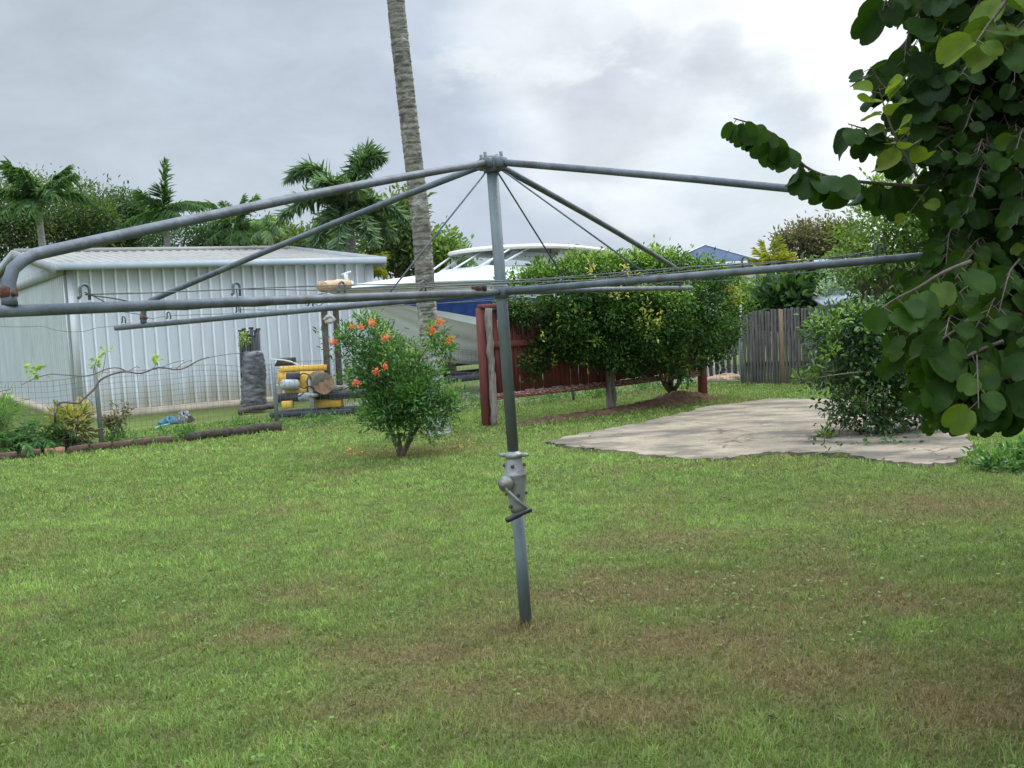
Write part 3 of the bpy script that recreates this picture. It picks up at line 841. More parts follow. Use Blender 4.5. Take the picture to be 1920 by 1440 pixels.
for k in range(nz):
    pts = []
    t = T0
    while t <= T1:
        h = FH - .06 + sagz(t)
        pts.append(fence_pt(t, -.015 + .012 * math.sin(t * 3) * (1 - abs(2 * k / (nz - 1) - 1)), .02 + (h - .02) * k / (nz - 1))); t += .3
    mb.tube(pts, .0020 if k < nz - 1 else .003, 3, cap=False)
mb.build('wire_mesh', M_mesh, fence)

# ------------------------------------------------------------------ edging at the foot of the fence
M_brick = pmat('mossy_brick', (.085, .052, .036), (.16, .085, .055), 9, .92, bump=.6, c3=(.045, .042, .03), scale3=8, lim3=(.5, .7))
M_brick2 = pmat('orange_brick', (.34, .155, .085), (.40, .20, .12), 9, .9, bump=.5, c3=(.14, .09, .06), scale3=9, lim3=(.5, .75))
def brick_mesh(seed, mat, L=.23):
    rs = np.random.RandomState(seed)
    mb = MB().box((0, 0, .045), (L, .11, .09), bev=.010)
    V = np.array(mb.v) + rs.normal(0, .0035, (len(mb.v), 3))
    return V, mb.f
brick_src = {}
def brick(t, off, yaw, kind, label, group, zz=0.0, tip=0.0):
    key = kind
    if key not in brick_src:
        V, Fc = brick_mesh(3 if kind else 5, None)
        o = link_mesh('garden_brick', V, Fc, M_brick2 if kind else M_brick, origin=(0, 0, 0)); brick_src[key] = o
    else:
        o = brick_src[key].copy(); COL.objects.link(o)
    o.location = fence_pt(t, off, zz - .012)
    o.rotation_euler = (tip, tip * .6, math.atan2(FD.y, FD.x) + yaw)
    tagp(o, label, 'brick', group)
tt = tpx(-30); rb = random.Random(12); k = 0
orange = {3: 'orange brick in the fence edging, left of the first steel fence post', 6: 'orange brick in the fence edging nearest the first steel fence post'}
tend = tpx(335)
gk = 0
while tt < tend:
    lab = 'dark mossy brick in the edging row along the foot of the wire fence'; grp = 'dark edging bricks under the wire fence'; kind = 0
    c = tpx(96), tpx(170)
    for ci, l in zip(c, orange.values()):
        if abs(tt - ci) < .125 and l is not None and gk < 2 and not any(o.get('label') == l for o in brick_src.values()):
            if not any(o.get('label') == l for o in COL.objects):
                lab, grp, kind = l, 'orange edging bricks under the wire fence', 1; gk += 1
    brick(tt, -.07 + rb.uniform(-.02, .02), rb.uniform(-.12, .12), kind, lab, grp, 0, rb.uniform(-.06, .06))
    tt += .25 + rb.uniform(0, .03)
def rough_log(a, b, r0, r1, seed, n=14, m=16, knob=.18):
    rs = np.random.RandomState(seed); a = Vector(a); b = Vector(b); mb = MB()
    pts = []; rr = []
    for i in range(m + 1):
        t = i / m; pts.append(a.lerp(b, t) + Vector(rs.normal(0, .006, 3))); rr.append((r0 * (1 - t) + r1 * t) * (1 + rs.normal(0, knob * .3)))
    mb.tube(pts, rr, n)
    V = np.array(mb.v) + rs.normal(0, knob * .04 * (r0 + r1), (len(mb.v), 3))
    return V, mb.f
M_sleeper = pmat('rotten_timber', (.035, .026, .02), (.075, .055, .04), 18, .95, bump=.8, stretch=(1, 1, 1))
V, Fc = rough_log(fence_pt(tpx(345), -.05, .035), fence_pt(tpx(525), -.03, .05), .055, .075, 3)
tagp(link_mesh('timber_edging', V, Fc, M_sleeper, origin=fence_pt(tpx(345), -.05), smooth=True), 'dark rotting timber log edging lying under the wire fence left of the second post', 'log')

# ------------------------------------------------------------------ timber screen
M_red = pmat('faded_red_stain', (.120, .028, .021), (.175, .044, .032), 7, .8, bump=.3, c3=(.085, .034, .028), scale3=3, stretch=(3, 3, .5))
M_peel = pmat('peeling_red_rail', (.20, .05, .038), (.42, .34, .29), 22, .85, bump=.4, lo=.48, hi=.62, stretch=(1, 1, 3))
M_grey = pmat('weathered_grey_timber', (.17, .135, .115), (.27, .235, .205), 10, .9, bump=.5, c3=(.085, .068, .055), scale3=6, lim3=(.5, .7), stretch=(4, 4, .5))
R0, R1, R2 = gp(916, 796), gp(1146, 767), gp(1318, 742)
screen = thing('timber_screen', 'dark red paling fence screen overgrown with a leafy vine', 'timber screen', R1)
mb = MB().box(P3(R0, .75) + Vector((-.02, .02, 0)), (.115, .10, 1.62), (R1 - R0).normalized(), bev=.008); mb.build('post', M_red, screen)
V, Fc = rough_log(R0 + Vector((.085, -.03, -.05)), R0 + Vector((.075, -.02, 1.55)), .052, .045, 6, 10, 14, .25)
link_mesh('post', V, Fc, M_grey, screen, smooth=True)
V, Fc = rough_log(R1 + Vector((0, -.04, -.05)), R1 + Vector((-.02, -.04, 1.5)), .082, .066, 7, 12, 14, .2)
link_mesh('post', V, Fc, M_grey, screen, smooth=True)
mb = MB().box(P3(R2, .72), (.13, .10, 1.6), (R2 - R1).normalized(), bev=.008); mb.build('post', M_red, screen)
rsP = random.Random(21)
for a, b in ((R0, R1), (R1, R2)):
    u = (b - a); L_ = u.length; u.normalize(); nn = Vector((-u.y, u.x, 0))
    pal = MB(); t = .10
    while t < L_ - .06:
        w = rsP.uniform(.066, .078)
        zt = 1.52 + rsP.uniform(-.02, .02); zb = .40 + rsP.uniform(-.015, .02)
        pal.box(P3(a + u * (t + w / 2) + nn * (.055 + rsP.uniform(-.004, .004)), (zt + zb) / 2), (w, .018, zt - zb), u, None, (rsP.uniform(-.012, .012), 0, 1))
        t += w + rsP.choice([.004, .006, .010, .016])
    pal.build('palings', M_red, screen)
    for z, mm in ((.36, M_peel), (1.06, M_red)):
        MB().box(P3(a.lerp(b, .5) + nn * .02, z), (L_ - .1, .045, .085), u, bev=.005).build('rail', mm, screen)
    MB().box(P3(a.lerp(b, .5), 1.58), (L_ + .1, .10, .05), u, bev=.005).build('top_rail', M_red, screen)

# ------------------------------------------------------------------ leaf clouds
def unit(v): return v / (np.linalg.norm(v, axis=1, keepdims=True) + 1e-9)
def leaf_mesh(C, D, N, L, W, fold=.25, droop=.15, simple=False):
    """one folded pointed leaf per row; returns vertices and faces"""
    n = len(C); D = unit(D); S = unit(np.cross(D, N)); N = np.cross(S, D)
    L = np.broadcast_to(L, (n,))[:, None]; W = np.broadcast_to(W, (n,))[:, None]
    if simple:
        P = np.stack([C, C + D * L * .5 + S * W * .5, C + D * L - N * L * droop, C + D * L * .5 - S * W * .5], 1)
        i = np.arange(n)[:, None] * 4
        return P.reshape(-1, 3), i + np.array([[0, 1, 2, 3]]), 4
    up = N * W * fold
    P = np.stack([C, C + D * L * .33 + S * W * .46 + up, C + D * L * .72 + S * W * .36 + up * .8 - N * L * droop * .5, C + D * L - N * L * droop,
                  C + D * L * .72 - S * W * .36 + up * .8 - N * L * droop * .5, C + D * L * .33 - S * W * .46 + up], 1)
    i = np.arange(n)[:, None] * 6
    F = np.concatenate([i + np.array([[0, 1, 2, 3]]), i + np.array([[0, 3, 4, 5]])])
    return P.reshape(-1, 3), F, 6
def cloud(blobs, nclump, nleaf, cr, L, W, seed, tint=(.15, .75), up=.3, out=.7, shell=.55, simple=False, weights=None, droop=.15, flat=1.0, ltint=.16, topt=.15):
    """leaf clumps spread through ellipsoid volumes: blobs = [(centre, (rx, ry, rz))]"""
    rs = np.random.RandomState(seed)
    vol = np.array([(b[1][0] * b[1][1] * b[1][2]) ** .67 for b in blobs]) if weights is None else np.array(weights)
    bi = rs.choice(len(blobs), nclump, p=vol / vol.sum())
    c = np.array([tuple(b[0]) for b in blobs])[bi]; r = np.array([b[1] for b in blobs])[bi]
    d = unit(rs.normal(0, 1, (nclump, 3)))
    rad = shell + (1 - shell) * rs.uniform(0, 1, (nclump, 1)) ** .7
    cc = c + d * r * rad * (1 + .10 * rs.normal(0, 1, (nclump, 1)))
    ct = rs.uniform(tint[0], tint[1], nclump) + topt * d[:, 2]  # topt tints upper clumps lighter: light from above put into leaf colour
    k = nclump * nleaf
    C = np.repeat(cc, nleaf, 0); Dd = np.repeat(d, nleaf, 0)
    offs = rs.normal(0, 1, (k, 3)) * cr * np.array([1, 1, flat])
    C = C + offs
    D = Dd * out + unit(offs) * .8 + rs.normal(0, .5, (k, 3)) + np.array([0, 0, up])
    N = rs.normal(0, .55, (k, 3)) + np.array([0, 0, 1.0]) + Dd * .4
    LL = L * rs.uniform(.65, 1.3, k); WW = W * rs.uniform(.7, 1.25, k)
    V, F, m = leaf_mesh(C, D, N, LL, WW, droop=droop, simple=simple)
    t = np.clip(np.repeat(ct, nleaf) + rs.normal(0, ltint, k), 0, 1)
    return V, F, np.repeat(t, m)
def lumpy(blobs, n, r0, r1, seed, deep=.55):
    """break big smooth volumes into many uneven lumps"""
    rs = np.random.RandomState(seed)
    vol = np.array([(b[1][0] * b[1][1] * b[1][2]) ** .67 for b in blobs]); bi = rs.choice(len(blobs), n, p=vol / vol.sum()); out = []
    for i in bi:
        c, r = blobs[i]; d = unit(rs.normal(0, 1, (1, 3)))[0] * rs.uniform(deep, 1.0)
        q = rs.uniform(r0, r1)
        out.append((Vector((c[0] + d[0] * r[0], c[1] + d[1] * r[1], c[2] + d[2] * r[2])), (q * rs.uniform(.8, 1.5), q, q * rs.uniform(.6, 1.1))))
    return out
def merge(parts):
    Vs, Fs, Ts = [], [], []; b = 0
    for V, F, t in parts:
        Vs.append(V); Fs.append(F + b); Ts.append(t); b += len(V)
    return np.concatenate(Vs), np.concatenate(Fs), np.concatenate(Ts)
def B(px, py, Y, rx, ry, rd=None):
    """an ellipsoid given by where and how large it is seen, at the distance Y"""
    c = at(px, py, Y); k = Y / F_PX
    return (c, (rx * k, (rd if rd is not None else rx * k), ry * k))
def limbs(mb, base, tips, r0, seed, wob=.12, n=7):
    rs = random.Random(seed)
    for tip in tips:
        a = Vector(base); b = Vector(tip); mid = a.lerp(b, .45) + Vector((rs.uniform(-wob, wob), rs.uniform(-wob, wob), rs.uniform(0, wob)))
        pts = smooth_path([a, mid, b], 10)
        mb.tube(pts, [r0 * (1 - .75 * i / (len(pts) - 1)) for i in range(len(pts))], n)
    return mb
M_bark = pmat('brown_bark', (.075, .055, .04), (.15, .115, .085), 14, .95, bump=.7, stretch=(2, 2, .6))
M_bark_pale = pmat('pale_bark', (.19, .165, .13), (.29, .26, .21), 12, .92, bump=.6, stretch=(2, 2, .6))

# vine over the screen
M_vine = leafmat('vine_leaf', (.016, .042, .010), (.064, .138, .026), (.280, .395, .085), .6, .32, .2)
vine = thing('climbing_vine', 'dense dark green climbing vine with yellow flecks spilling over the red screen', 'vine', gp(1262, 738))
vb0 = [(1000, 545, 13.35, 55, 52, .42), (1075, 520, 13.5, 75, 46, .5), (1095, 585, 13.4, 100, 55, .5), (1180, 530, 13.9, 85, 48, .5), (1200, 600, 13.8, 90, 70, .55),
      (1290, 535, 14.5, 90, 58, .6), (1290, 610, 14.4, 80, 75, .6), (1350, 580, 15.0, 40, 70, .5), (1235, 505, 14.6, 75, 30, .55), (1060, 630, 13.5, 80, 30, .35),
      (1150, 640, 13.6, 40, 50, .35), (1245, 670, 14.2, 50, 45, .4), (1130, 490, 14.0, 80, 16, .5), (1030, 500, 13.8, 55, 18, .4), (1345, 640, 15.0, 30, 40, .4),
      (1268, 660, 14.0, 26, 60, .3), (1012, 680, 13.3, 20, 32, .2), (1150, 600, 13.7, 60, 60, .45), (1165, 655, 13.7, 45, 40, .3), (1205, 650, 13.9, 50, 40, .4), (1110, 640, 13.5, 60, 30, .35), (965, 560, 13.3, 22, 60, .25)]
vb = [B(px, py + 12 if py < 560 else py, Y, rx, ry * .86 if py < 560 else ry, rd) for px, py, Y, rx, ry, rd in vb0]
parts = [cloud(vb, 900, 12, .08, .068, .034, 31, (.0, .45), .0, .8, .45), cloud(lumpy(vb, 150, .10, .21, 35, .8), 2000, 13, .055, .052, .030, 36, (.0, .62), .1, .8, .5, topt=.3)]  # leaf tints darker in front, lighter on top, carrying the vine's shade
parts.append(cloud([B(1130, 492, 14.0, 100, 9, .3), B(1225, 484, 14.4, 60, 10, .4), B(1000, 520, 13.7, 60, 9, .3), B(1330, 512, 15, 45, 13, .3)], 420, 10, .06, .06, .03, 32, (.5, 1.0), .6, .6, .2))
parts.append(cloud(lumpy(vb, 90, .05, .11, 37, 1.02), 420, 9, .04, .052, .028, 38, (.25, .9), .3, .9, .3))
V, F, T = merge(parts)
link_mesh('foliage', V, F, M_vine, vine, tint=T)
M_yel = leafmat('yellow_leaf', (.24, .28, .06), (.40, .36, .09), (.58, .46, .16), .5, .35)
V, F, T = merge([cloud([B(px, py, Y, r, r, .06)], n_, 6, .035, .06, .035, 40 + i, (.2, .9), .1, .6, .2) for i, (px, py, Y, r, n_) in enumerate(
    [(1163, 550, 13.1, 7, 3), (1215, 575, 13.2, 6, 2), (1262, 560, 13.7, 7, 3), (1205, 600, 13.2, 6, 2), (1228, 622, 13.3, 4, 1), (1372, 540, 14.7, 10, 14), (1378, 560, 14.8, 7, 8), (1020, 636, 12.9, 4, 1), (1185, 520, 13.4, 6, 3), (1170, 508, 13.4, 6, 3), (1112, 512, 13, 6, 2), (1232, 598, 13.2, 5, 2)])])
link_mesh('yellow_foliage', V, F, M_yel, vine, tint=T)
mb = MB(); vbase = gp(1262, 740)
limbs(mb, vbase + Vector((-.02, 0, .02)), [at(1222, 660, 14.2), at(1250, 650, 14.3), at(1275, 650, 14.3), at(1236, 700, 14.1), at(1285, 690, 14.4)], .045, 3, .08)
limbs(mb, at(1236, 712, 14.1), [at(1180, 720, 14.0), at(1130, 690, 13.7)], .014, 4, .1)
mb.build('stem', M_bark, vine, smooth=True)
mb = MB()
rsv = random.Random(77)
for i in range(16):
    px = rsv.uniform(1000, 1360); py = rsv.uniform(462, 486) if px > 1180 else rsv.uniform(478, 500)
    a = at(px, py + 22, 14.1); b = at(px + rsv.uniform(-30, 30), py - rsv.uniform(0, 14), 14.1)
    MB().tube(smooth_path([a, a.lerp(b, .5) + Vector((0, 0, .05)), b], 6), .004, 4).build('runner', M_bark, vine)

# ------------------------------------------------------------------ tall palm trunk
def palm_bark():
    m = pmat('palm_trunk_bark', (.135, .122, .096), (.215, .198, .160), 16, .92, bump=.8, bscale=45, c3=(.065, .056, .044), scale3=7, lim3=(.50, .68), stretch=(1, 1, 2.2))
    t = m.node_tree; L = t.links.new
    p = [n for n in t.nodes if n.type == 'BSDF_PRINCIPLED'][0]
    src = p.inputs['Base Color'].links[0].from_socket
    g = t.nodes.new('ShaderNodeTexCoord')
    n = t.nodes.new('ShaderNodeTexNoise'); n.inputs['Scale'].default_value = 5.5; n.inputs['Detail'].default_value = 7; n.inputs['Roughness'].default_value = .7
    L(g.outputs['Object'], n.inputs['Vector'])
    s = t.nodes.new('ShaderNodeSeparateXYZ'); L(g.outputs['Object'], s.inputs[0])
    z = t.nodes.new('ShaderNodeMapRange'); L(s.outputs['Z'], z.inputs[0])
    for i, x in enumerate((0.2, 2.4, .16, 0)): z.inputs[i + 1].default_value = x
    a = t.nodes.new('ShaderNodeMath'); a.operation = 'ADD'; L(n.outputs['Fac'], a.inputs[0]); L(z.outputs[0], a.inputs[1])
    r = t.nodes.new('ShaderNodeMapRange'); L(a.outputs[0], r.inputs[0])
    for i, x in enumerate((.55, .66, 0, .85)): r.inputs[i + 1].default_value = x
    zz = t.nodes.new('ShaderNodeMath'); zz.operation = 'MULTIPLY_ADD'; L(n.outputs['Fac'], zz.inputs[0]); zz.inputs[1].default_value = .07; L(s.outputs['Z'], zz.inputs[2])
    fr = t.nodes.new('ShaderNodeMath'); fr.operation = 'FRACT'; dv = t.nodes.new('ShaderNodeMath'); dv.operation = 'DIVIDE'; L(zz.outputs[0], dv.inputs[0]); dv.inputs[1].default_value = .085; L(dv.outputs[0], fr.inputs[0])
    rg = t.nodes.new('ShaderNodeMapRange'); L(fr.outputs[0], rg.inputs[0])
    for i, x in enumerate((.0, .35, .55, 1.08)): rg.inputs[i + 1].default_value = x
    sv = t.nodes.new('ShaderNodeVectorMath'); sv.operation = 'SCALE'; L(src, sv.inputs[0]); L(rg.outputs[0], sv.inputs['Scale']); src = sv.outputs[0]
    mx = t.nodes.new('ShaderNodeMix'); mx.data_type = 'RGBA'; L(r.outputs[0], mx.inputs[0]); L(src, mx.inputs[6]); mx.inputs[7].default_value = (.36, .35, .30, 1)
    L(mx.outputs[2], p.inputs['Base Color'])
    return m
PB = gp(822, 812)
palm = thing('palm_tree', 'tall bare grey ringed palm trunk rising out of the picture beside the orange flowering bush', 'palm tree', PB)
ctrl = [PB + Vector((0, 0, -.1)), at(818, 760, PB.y), at(808, 660, PB.y), at(799, 560, PB.y), at(790, 430, PB.y), at(774, 290, PB.y), at(757, 140, PB.y), at(743, 10, PB.y), at(726, -200, PB.y), at(702, -480, PB.y)]
path = smooth_path(ctrl, 300); nP = len(path)
def palm_shape(path, r_base, r_top, ring, seed, n=22, flare=.06):
    rs = np.random.RandomState(seed); mb = MB(); rr = []
    acc = 0
    z0 = path[0].z
    for i, p in enumerate(path):
        t = i / (len(path) - 1); h = p.z - z0
        ph = (h / ring) % 1.0
        r = r_base * (1 - t) + r_top * t + flare * math.exp(-h / .22)
        r *= 1 + .035 * (1 - ph) + rs.normal(0, .012)
        rr.append(r)
    mb.tube(path, rr, n)
    V = np.array(mb.v); V += rs.normal(0, .0035, V.shape)
    return V, mb.f
fine = []
for i in range(nP - 1):
    for k in range(2): fine.append(path[i].lerp(path[i + 1], k / 2))
fine.append(path[-1])
V, Fc = palm_shape(fine, .128, .100, .085, 5)
link_mesh('trunk', V, Fc, palm_bark(), palm, smooth=True)

# ------------------------------------------------------------------ orange flowering bush
M_bush = leafmat('bush_leaf', (.026, .075, .018), (.065, .165, .034), (.165, .300, .060), .42, .35)
M_flower = leafmat('orange_petal', (.62, .11, .055), (.80, .20, .10), (.85, .40, .18), .5, .3)
BB = gp(752, 852)
bush = thing('flowering_bush', 'bushy green shrub with scattered orange flower heads growing in front of the palm trunk', 'bush', BB)
Yb = BB.y
fb = [B(692, 630, Yb, 48, 26, .22), B(662, 645, Yb + .1, 32, 18, .15), B(712, 662, Yb, 50, 34, .3), B(634, 641, Yb, 15, 8, .06), B(808, 642, Yb - .2, 24, 22, .14), B(820, 665, Yb - .15, 22, 22, .14),
      B(735, 705, Yb, 60, 36, .35), B(765, 765, Yb - .05, 80, 36, .45), B(722, 772, Yb, 44, 30, .3), B(836, 762, Yb, 32, 28, .28), B(770, 797, Yb - .1, 66, 20, .35), B(775, 700, Yb, 32, 32, .25),
      B(690, 695, Yb + .1, 30, 34, .2), B(790, 728, Yb - .1, 40, 34, .3), B(705, 800, Yb, 22, 14, .15), B(845, 785, Yb, 18, 16, .15)]
fb = lumpy(fb, 110, .09, .17, 53, .35)
V, F, T = merge([cloud(fb, 680, 12, .050, .060, .022, 51, (.15, .75), .35, .9, .45),
                 cloud([B(640, 641, Yb, 22, 7, .05), B(810, 618, Yb - .2, 14, 12, .08), B(838, 655, Yb - .1, 12, 20, .08), B(690, 602, Yb, 34, 8, .1), B(850, 750, Yb, 18, 14, .1)], 40, 9, .03, .065, .024, 52, (.4, .95), .6, .8, .1)])
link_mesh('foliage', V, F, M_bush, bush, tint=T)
mb = MB()
limbs(mb, BB + Vector((0, 0, -.03)), [at(728, 800, Yb), at(700, 740, Yb), at(775, 790, Yb - .1), at(742, 780, Yb), at(800, 770, Yb - .1)], .030, 9, .03)
limbs(mb, at(735, 790, Yb), [at(690, 660, Yb), at(645, 645, Yb), at(725, 650, Yb), at(808, 640, Yb - .2)], .014, 10, .06)
mb.build('stem', M_bark, bush, smooth=True)
for i, (px, py, s) in enumerate([(696, 605, 1.0), (676, 613, .8), (626, 641, .9), (722, 634, 1.05), (809, 619, 1.15), (824, 604, 1.1), (842, 637, 1.0), (707, 697, 1.0), (722, 688, .7), (669, 718, .85), (660, 612, .5)]):
    c = at(px, py, Yb - .32 if py > 650 else Yb - .22)
    V, F, T = cloud([(c, (.022 * s, .022 * s, .022 * s))], 11, 5, .010, .030 * s, .014, 60 + i, (.2, .75), .6, 1.1, .2)
    link_mesh('flower_head', V, F, M_flower, bush, tint=T)
# fallen petals by the palm foot
V, F, T = cloud([(gp(855, 838, .015), (.22, .12, .005)), (gp(660, 848, .015), (.25, .10, .005))], 24, 2, .03, .03, .018, 81, (.3, .9), .0, .3, .2)
tagp(link_mesh('fallen_petals', V, F, M_flower, origin=gp(855, 838), tint=T), 'orange fallen petals on the dry grass beside the flowering bush', 'petals', kind='stuff')

# ------------------------------------------------------------------ boat on its trailer
M_gel = pmat('white_gelcoat', (.66, .68, .67), (.72, .735, .73), 2, .3, c3=(.56, .57, .54), scale3=1.2, lim3=(.55, .8))
M_hull = pmat('white_hull_paint', (.78, .80, .79), (.82, .83, .82), 2, .3, c3=(.66, .66, .64), scale3=2.5, lim3=(.55, .8))
M_blue = pmat('blue_hull_stripe', (.012, .055, .26), (.02, .085, .34), 6, .35)
M_cream = pmat('cream_fibreglass', (.58, .56, .48), (.64, .62, .55), 3, .5, c3=(.46, .44, .37), scale3=2)
M_steel = pmat('trailer_steel', (.03, .032, .036), (.06, .06, .065), 8, .6, .3)
M_rub = pmat('tyre_rubber', (.014, .014, .015), (.028, .028, .028), 15, .8)
M_glass = bpy.data.materials.new('window_glass')
_t = nodes(M_glass); _o = _t.nodes.new('ShaderNodeOutputMaterial'); _p = _t.nodes.new('ShaderNodeBsdfGlossy'); _q = _t.nodes.new('ShaderNodeBsdfTransparent'); _m = _t.nodes.new('ShaderNodeMixShader')
_q.inputs[0].default_value = (.86, .92, .94, 1); _p.inputs['Roughness'].default_value = .05; _m.inputs[0].default_value = .14
_t.links.new(_q.outputs[0], _m.inputs[1]); _t.links.new(_p.outputs[0], _m.inputs[2]); _t.links.new(_m.outputs[0], _o.inputs[0])
PHI = math.radians(44)
BX = Vector((math.cos(PHI), math.sin(PHI), 0)); BYp = Vector((BX.y, -BX.x, 0))          # aft, and to the port side (towards the camera)
stem = at(726, 560, 17.4)
BO = Vector((stem.x, stem.y, 0)) - BX * .55
boat = thing('motor_boat', 'white motor cruiser with blue stripe and hard top parked behind the wire fence', 'boat', BO + BX * 3.5)
def bp(s, y, z): return BO + BX * s + BYp * y + Vector((0, 0, z))
LB_ = 7.6
ST = np.linspace(0, 1, 27)
def interp(x, xs, ys): return float(np.interp(x, xs, ys))
def station(t):
    s = LB_ * t
    keel = interp(s, [0, .35, .7, 1.1, 1.5, 2.2, 3.2, 7.6], [1.79, 1.52, 1.20, .92, .72, .56, .48, .46])
    cz = interp(s, [0, .5, 1.0, 2.0, 3.2, 5, 7.6], [1.80, 1.72, 1.56, 1.30, 1.08, .96, .90])
    cy = interp(s, [0, .4, .9, 1.6, 2.6, 4, 7.6], [.01, .19, .38, .60, .84, 1.05, 1.12])
    sz = interp(s, [0, 1, 2.5, 4.5, 7.6], [2.03, 2.10, 2.10, 2.06, 2.0])
    sy = interp(s, [0, .4, 1.0, 1.8, 2.8, 4.2, 7.6], [.02, .42, .82, 1.08, 1.22, 1.27, 1.22])
    return s, keel, cy, cz, sy, sz
def sh(s, f): return s - .80 * f * math.exp(-s / .75)          # the bow rakes forward above the chine
def loft(rows, closed=False):
    n = len(rows[0]); V = [p for r in rows for p in r]; Fc = []
    for i in range(len(rows) - 1):
        for k in range(n - 1):
            a = i * n + k; Fc.append([a, a + 1, a + n + 1, a + n])
    return V, Fc
bot, topw, stripe, deck = [], [], [], []
for t in ST:
    s, kz, cy, cz, sy, sz = station(t)
    half = []
    for u in (0, .12, .26, .30, .44, .58, .62, .78, .92, 1.0):
        stp = .035 if u in (.30, .62) else 0
        flare = u + .10 * math.sin(math.pi * u)
        half.append((cy * u, kz + (cz - kz) * (flare ** 1.05 if flare > 0 else 0) - stp * min(1, cy)))
    half[-1] = (cy, cz)
    bot.append([bp(s, -y, z) for y, z in half[::-1]] + [bp(s, y, z) for y, z in half[1:]])
MB().add(*loft(bot)).build('hull_bottom', M_hull, boat, smooth=False)
def side_strip(f0, f1, name, mat, n=5):
    for sd in (-1, 1):
        rows = []
        for t in ST:
            s, kz, cy, cz, sy, sz = station(t)
            lip = .035 * min(1, cy * 2)
            row = []
            for k in range(n):
                f = f0 + (f1 - f0) * k / (n - 1)
                row.append(bp(sh(s, f), sd * (cy + lip + (sy - cy - lip) * (f ** 1.3)), cz + .012 + (sz - cz - .012) * f))
            rows.append(row)
        MB().add(*loft(rows)).build(name, mat, boat, smooth=True)
side_strip(0, .16, 'lower_topside', M_gel, 3)
side_strip(.16, .66, 'blue_stripe', M_blue, 5)
side_strip(.66, 1.0, 'upper_topside', M_gel, 4)
mb = MB()
for sd in (-1, 1):          # chine ledge and gunwale rail
    rows = []
    for t in ST:
        s, kz, cy, cz, sy, sz = station(t); lip = .035 * min(1, cy * 2)
        rows.append([bp(s, sd * cy, cz), bp(s, sd * (cy + lip), cz - .004), bp(s, sd * (cy + lip), cz + .014)])
    mb.add(*loft(rows))
mb.build('chine', M_gel, boat)
for sd in (-1, 1):
    MB().tube([bp(sh(station(t)[0], 1), sd * (station(t)[4] + .012), station(t)[5]) for t in ST], .028, 8).build('gunwale', M_gel, boat, smooth=True)
rows = []
for t in ST:
    s, kz, cy, cz, sy, sz = station(t)
    cam_ = .10 * min(1, sy)
    rows.append([bp(sh(s, 1), y * sy, sz + cam_ * (1 - y * y)) for y in np.linspace(-1, 1, 9)])
MB().add(*loft(rows)).build('deck', M_gel, boat, smooth=True)
s, kz, cy, cz, sy, sz = station(1.0)
MB().add([bp(s, -sy, sz), bp(s, -cy, cz), bp(s, 0, kz), bp(s, cy, cz), bp(s, sy, sz)], [[0, 1, 2, 3, 4]]).build('transom', M_gel, boat)
# cabin with a raked front
def cab(s, w, z): return [bp(s, -w, z), bp(s, w, z)]
cabrows = [(.0, .20, 2.13), (.5, .36, 2.18), (1.2, .52, 2.25), (1.9, .66, 2.31), (2.35, .80, 2.35), (2.42, .84, 2.40), (4.6, .92, 2.40)]
mb = MB(); rows = []
for s_, w, z in cabrows:
    zb_ = 2.06
    rows.append([bp(s_, -w - .14, zb_), bp(s_, -w, z - .05), bp(s_, -w * .8, z), bp(s_, w * .8, z), bp(s_, w, z - .05), bp(s_, w + .14, zb_)])
Vq, Fq = loft(rows); mb.add(Vq, Fq)
mb.add(rows[0], [[0, 1, 2, 3, 4, 5]]).add(rows[-1], [[5, 4, 3, 2, 1, 0]])
mb.build('cabin', M_gel, boat, smooth=False)
HT = 2.83
# windscreen frame, struts, hard top
def htz(t): return HT - .02 - .10 * (2 * t - 1) ** 2
fr = MB()
MB().add([bp(2.62, .86, 2.40), bp(2.95, .84, 2.72), bp(3.9, .88, 2.72), bp(3.9, .90, 2.40)], [[0, 1, 2, 3]]).build('side_window', M_glass, boat)
MB().add([bp(2.60, -.80, 2.41), bp(2.60, .80, 2.41), bp(2.85, .78, 2.72), bp(2.85, -.78, 2.72)], [[0, 1, 2, 3]]).build('windscreen', M_glass, boat)
for a, b, r in (((2.05, .70, 2.32), (2.95, .85, HT - .10), .019), ((2.05, -.70, 2.32), (2.95, -.85, HT - .10), .019), ((2.58, .84, 2.40), (3.35, .92, HT - .09), .019), ((2.58, -.84, 2.40), (3.35, -.92, HT - .09), .019),
                ((1.85, .2, 2.30), (2.75, .25, HT - .11), .016)):
    MB().tube([bp(*a), bp(*b)], r, 8).build('strut', M_gel, boat, smooth=True)
for sd in (1, -1):
    MB().extrude([bp(3.75, sd * .92, 2.38), bp(4.05, sd * .92, 2.38), bp(4.45, sd * .98, HT - .12), bp(4.2, sd * .98, HT - .11)], BYp * (-.05 * sd)).build('side_support', M_gel, boat)
MB().tube([bp(3.88, .90, 2.54), bp(3.9, .9, HT - .10)], .012, 6).build('grab_pole', M_steel, boat)
rows = []; NT = 28
outl = []
for k in range(48):
    a = 2 * math.pi * k / 48
    ca, sa = math.cos(a), math.sin(a)
    outl.append((4.55 + 2.15 * math.copysign(abs(ca) ** .75, ca), 1.18 * math.copysign(abs(sa) ** .75, sa)))
def ring(sc, dz, cr):
    out = []
    for s_, y in outl:
        ss = 4.55 + (s_ - 4.55) * sc; yy = y * sc
        out.append(bp(ss, yy, HT - .047 * (ss - 2.4) + dz - cr * ((ss - 4.55) / 2.15) ** 2 - .03 * (yy / 1.18) ** 2))
    return out
rings = [ring(.0, .06, .12), ring(.5, .06, .12), ring(.9, .055, .12), ring(.985, .035, .12), ring(1.0, 0, .12), ring(.985, -.035, .12)]
mb = MB(); n = 48; V = [p for r in rings for p in r]; Fc = []
